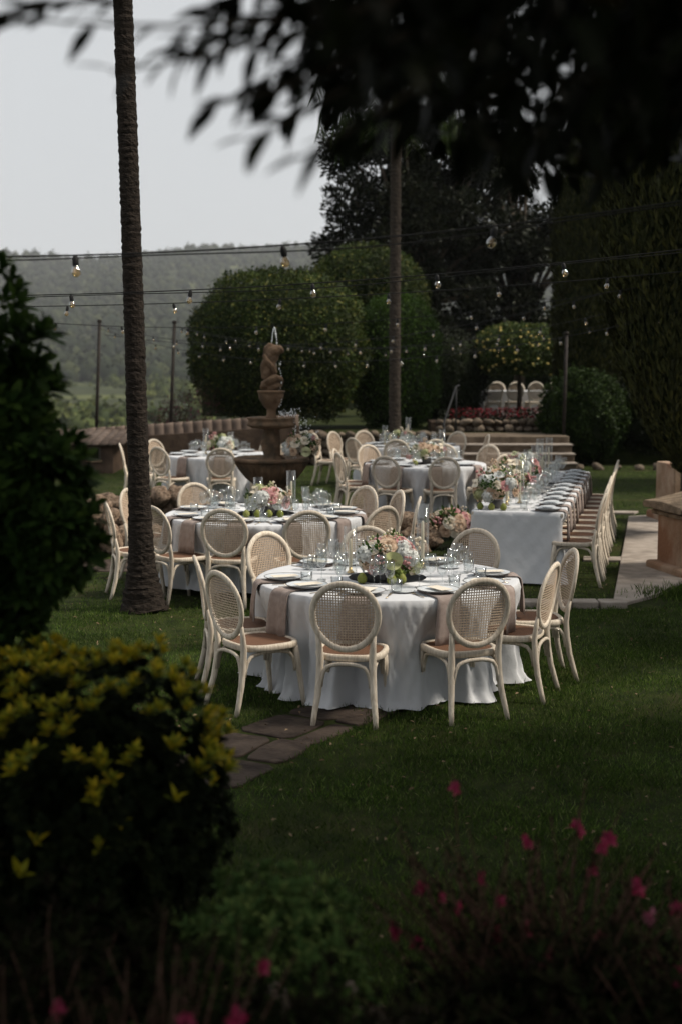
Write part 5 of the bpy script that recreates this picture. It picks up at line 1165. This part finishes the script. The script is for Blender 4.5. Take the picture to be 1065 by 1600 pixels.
# gaura: wiry stems, dark red-brown buds and pink flowers
def gaura(label, base, n, hmin, hmax, spread, nfl, seed, dens=14, mt_l='gaura_leaf'):
    rr = random.Random(seed); o = thing('gaura_plant', label, 'flowering plant', base, 0, 'pink flowered plants in the flower bed'); Pl = []; Dl = []; Nl = []; Ll = []; tips = []
    t = MB()
    for i in range(n):
        a = rr.uniform(0, 2 * PI); s = spread * math.sqrt(rr.random()); h = rr.uniform(hmin, hmax) * (1 - .25 * (s / spread) ** 2); bx_, by_ = rr.gauss(0, .09), rr.gauss(0, .09)
        p0 = Vector((bx_, by_, 0)); p2 = Vector((bx_ + s * math.cos(a), by_ + s * math.sin(a) * .7, h)); p1 = p0.lerp(p2, .5) - Vector((s * math.cos(a), s * math.sin(a), 0)) * .15 + Vector((0, 0, .03))
        pts = [p0.lerp(p1, u).lerp(p1.lerp(p2, u), u) for u in np.linspace(0, 1, 7)]; t.tube(pts, [.0035, .0033, .003, .0027, .0024, .002, .0015], 5); tips.append((pts, h))
        for k in range(dens):
            u = rr.random() ** .8; q = pts[min(5, int(u * 6))].lerp(pts[min(6, int(u * 6) + 1)], u * 6 % 1); a2 = rr.uniform(0, 6.3)
            Pl.append(q); Dl.append((math.cos(a2), math.sin(a2), rr.uniform(.4, 1.6))); Nl.append((0, 0, 1)); Ll.append(rr.uniform(.025, .065) * (1.15 - .6 * u))
        for k in range(8):       # buds up the tip
            u = rr.uniform(.80, 1.0); q = pts[5].lerp(pts[6], (u - .8) / .2) if u > .83 else pts[5]; Pl.append(q); a2 = rr.uniform(0, 6.3); Dl.append((math.cos(a2) * .4, math.sin(a2) * .4, 1)); Nl.append((math.cos(a2), math.sin(a2), 0)); Ll.append(rr.uniform(.012, .022))
    t.build('stems', 'twig', o)['kind'] = 'stuff'
    P = np.array([tuple(v) for v in Pl]); V, F = leaf_arrays(P, np.array(Dl), unit(np.array(Nl) + rand_dirs(len(P)) * .4), np.array(Ll), np.array(Ll) * .3); tag(link('foliage', npmesh('foliage', V, F, mt_l), o), kind='stuff')
    rr.shuffle(tips)
    for (pts, h) in tips[:nfl]:
        u = rr.uniform(.82, 1.0); c = pts[5].lerp(pts[6], max(0, (u - .83) / .17)); flower(o, c, rr, rr.random() < .12)
    return o
def petal_flower(mt):
    k = 5; a = np.arange(k) * 1.15 - .6; P = np.zeros((k, 3)); D = np.stack([np.cos(a), np.full(k, -.5), np.sin(a) + .3], 1); V, F = leaf_arrays(P, D, np.tile([0, -1.0, .2], (k, 1)), np.full(k, .026), np.full(k, .018), .1)
    P = np.zeros((4, 3)); V2, F2 = leaf_arrays(P, np.array([[.2, -.9, -.6], [-.2, -.9, -.6], [.1, -1, -.3], [0, -.8, -.9]]), np.tile([1.0, 0, .1], (4, 1)), np.full(4, .015), np.full(4, .002)); return npmesh('flower', np.concatenate([V, V2]), np.concatenate([F, F2 + len(V)]), mt)
PF = (petal_flower('pink_petal'), petal_flower('pale_pink_petal'))
def flower(o, c, rr, pale):
    for j in range(rr.choice((1, 2, 2, 3))):
        q = link('flower', PF[1 if pale else 0], o); q.location = Vector(c) + Vector((rr.uniform(-.007, .007), rr.uniform(-.007, .007), -j * .013)); q.rotation_euler = (rr.uniform(-.5, .3), rr.uniform(-.5, .5), rr.uniform(-1.2, 1.2)); q.scale = (rr.uniform(.8, 1.15),) * 3
gaura('wiry pink flowered plant with red-brown stems at the lawn side of the bed', (.58, 3.75, .26), 190, .34, .82, .46, 22, 5, 24)
gaura('taller sparse pink flowered plant with a few blooms held above the lawn', (.52, 3.9, .24), 9, .78, .98, .36, 4, 9, 8)
gaura('pink flowered plant with dark stems reaching past the right stones', (1.0, 3.55, .3), 90, .35, .72, .32, 9, 6, 22)
gaura('deeply shaded pink flowered plant below the yellow tipped shrub', (-.42, 2.9, .4), 70, .35, .80, .34, 5, 7, 22)
gaura('deeply shaded pink flowered plant beside the low green bush', (-.02, 2.75, .4), 60, .25, .55, .34, 4, 8, 22)
gaura('shaded leafy plant with thin dark stems at the corner of the bed', (-.78, 3.1, .4), 60, .3, .66, .3, 2, 10, 24)
gaura('dark stemmed plant filling the front of the bed', (.5, 2.8, .4), 60, .2, .42, .36, 3, 11, 22)

for lab, c, d, nn in (('deep shaded leafy mound under the yellow tipped shrub', (-.72, 3.35, .55), (.5, .35, .42), 900), ('deep shaded leafy mound at the front of the bed', (-.12, 3.05, .45), (.5, .3, .42), 1300), ('dark leafy mound among the pink flowered stems', (.62, 3.5, .45), (.52, .32, .36), 1300), ('dark leafy mound at the right end of the bed', (1.05, 3.2, .4), (.35, .3, .33), 500), ('dark leafy mound below the tall large leaved bush', (-1.25, 4.1, .5), (.45, .4, .55), 700)):
    o = thing('ground_plant', lab, 'plant', (c[0], c[1], .2)); P, Nn = shape_points(nn, *d, 2.1, -.3, .35, c[0] * 3, 2.2); P = P * RG.uniform(.5, 1.0, (len(P), 1))
    A = rosettes(P + np.array(c), Nn, 7, .055, .9, .5); joined_leaves(o, leaf_model('leaf', 'gaura_leaf', .3, .4), *A)

# overhanging tree: trunk beside the viewpoint, branches and leaves above
OT = thing('overhanging_tree', 'dark broadleaf tree hanging its branches over the foreground', 'tree', (2.9, .6, .3))
tl = leaf_model('leaf', 'canopy_leaf', .38, .4, .1, .15); base = np.array([2.9, .6, .3])
trunk(OT, [(0, 0, -.5), (.05, 0, 1.2), (-.1, .1, 2.6), (-.5, .4, 3.6)], [.22, .18, .16, .12])
def w2(*p): return tuple(np.array(p) - base)
limbs = [[w2(2.5, .9, 3.6), w2(1.6, 1.6, 3.25), w2(.9, 2.0, 3.12), w2(.4, 2.2, 3.02), w2(.1, 2.25, 2.97)], [w2(2.5, .9, 3.6), w2(1.8, 2.2, 3.4), w2(1.0, 3.0, 3.3), w2(.2, 3.4, 3.3)],
         [w2(2.5, .9, 3.6), w2(2.4, 2.5, 3.7), w2(2.2, 4.2, 3.8)], [w2(2.6, .8, 3.4), w2(1.5, .2, 4.0), w2(0, -.5, 4.3), w2(-1.6, -.6, 4.3)], [w2(2.6, .8, 3.4), w2(1.0, 2.2, 4.3), w2(-.6, 3.6, 4.6)]]
for l_ in limbs: trunk(OT, l_, [.07] + [.05 - .045 * i / (len(l_) - 1) for i in range(1, len(l_))], name='limb', n=7)
LP_, LD_, LN_, LL_ = [], [], [], []
def twig(pts, per=24, Ln=.076, t0=0.0, open_=.6):
    pts = [Vector(p_) for p_ in pts]; tt = [pts[0].lerp(pts[1], u).lerp(pts[1].lerp(pts[2], u), u) for u in np.linspace(0, 1, 8)]
    trunk(OT, [tuple(q - Vector(base)) for q in tt], [.006 - .0006 * i for i in range(8)], name='twig', n=5)
    for k in range(per):
        u = t0 + (1 - t0) * (k + .5) / per; q = tt[min(6, int(u * 7))].lerp(tt[min(7, int(u * 7) + 1)], u * 7 % 1); d = (tt[min(7, int(u * 7) + 1)] - tt[min(6, int(u * 7))]).normalized()
        side = d.orthogonal().normalized(); side.rotate(__import__('mathutils').Quaternion(d, k * 2.4 + random.uniform(-.4, .4)))
        LP_.append(q); LD_.append(d * random.uniform(.5, 1.0) + side * open_ + Vector((0, 0, -.25))); LN_.append(Vector((random.uniform(-.5, .5), random.uniform(-.5, .5), 1))); LL_.append(Ln * random.uniform(.7, 1.2))
twig([(.15, 2.25, 2.95), (-.22, 2.2, 2.86), (-.55, 2.2, 2.91)], 14, .076)                                # far left fringe
twig([(.1, 2.25, 2.95), (-.1, 2.2, 2.86), (-.36, 2.2, 2.82)], 20)
twig([(.2, 2.2, 2.93), (0, 2.15, 2.80), (-.22, 2.15, 2.755)], 22, .076)
twig([(.2, 2.2, 2.9), (.02, 2.1, 2.78), (-.14, 2.1, 2.70)], 18, .076)
twig([(.25, 2.1, 2.88), (.1, 2.05, 2.75), (-.06, 2.0, 2.66)], 18, .076)
twig([(.1, 2.4, 3.0), (-.1, 2.4, 2.95), (-.3, 2.4, 2.90)], 26)
twig([(.2, 2.4, 3.0), (0, 2.4, 2.92), (-.15, 2.4, 2.84)], 26)
twig([(.25, 2.3, 3.0), (.1, 2.2, 2.9), (0, 2.2, 2.8)], 26)
twig([(.3, 2.5, 2.95), (.2, 2.5, 2.85), (.08, 2.5, 2.78)], 26)
twig([(.12, 2.2, 3.02), (-.12, 2.1, 3.0), (-.34, 2.1, 2.97)], 24)
twig([(.05, 2.3, 3.05), (-.1, 2.3, 3.0), (-.22, 2.3, 2.93)], 24)
twig([(-.35, 2.3, 2.95), (-.46, 2.25, 2.95), (-.56, 2.2, 2.90)], 10, .076)
for i in range(46):
    x = random.uniform(.05, 1.0); y = random.uniform(1.9, 3.0); z0 = 3.1; zl = 2.63 + .12 * (y - 1.5) + random.uniform(0, .22) + max(0, .1 - x) * .5
    twig([(x + random.uniform(0, .3), y, z0), (x + .05, y, (z0 + zl) / 2 + .1), (x - random.uniform(-.1, .2), y - .05, zl)], 24, .076)
n = 9000; x = RG.uniform(-.05, 2.2, n); y = RG.uniform(1.6, 4.2, n); zl = 2.66 + .13 * (y - 1.5) + .10 * np.sin(x * 7 + y * 3) * np.sin(y * 5) + .35 * np.clip(.28 - x, 0, .5) - .05 * np.clip(x - .4, 0, 1)
z = zl + RG.random(n) ** 1.3 * .9; k = x < y * .26 + .5; P = np.stack([x, y, z], 1)[k]; d = rand_dirs(len(P)) + np.array([-.3, -.2, -.5])
LP_ += [Vector(p_) for p_ in P]; LD_ += [Vector(q) for q in d]; LN_ += [Vector(q) for q in unit(rand_dirs(len(P)) * .6 + np.array([0, 0, 1]))]; LL_ += list(RG.uniform(.06, .10, len(P)))
A = tuple(np.array([tuple(v) for v in q]) for q in (LP_, LD_, LN_)) + (np.array(LL_),)
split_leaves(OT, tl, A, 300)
# the wider crown overhead that shades the foreground
n = 30000; x = RG.uniform(-2.6, 8.0, n); y = RG.uniform(-1.3, 5.6, n); z = 3.35 + .16 * np.clip(y, 0, 6) + RG.random(n) * 1.5 + .3 * np.sin(x * 1.7) * np.sin(y * 1.3)
ok = ((x - 2.7) / 5.2) ** 2 + ((y - 2.2) / 3.5) ** 2 < 1; ok &= z > CAM_H + .40 * y * 1.0 + .12
P = np.stack([x, y, z], 1)[ok]; V, F = leaf_arrays(P, unit(rand_dirs(len(P)) + np.array([0, 0, -.4])), unit(rand_dirs(len(P)) * .5 + np.array([0, 0, 1])), RG.uniform(.13, .22, len(P)), RG.uniform(.06, .10, len(P)))
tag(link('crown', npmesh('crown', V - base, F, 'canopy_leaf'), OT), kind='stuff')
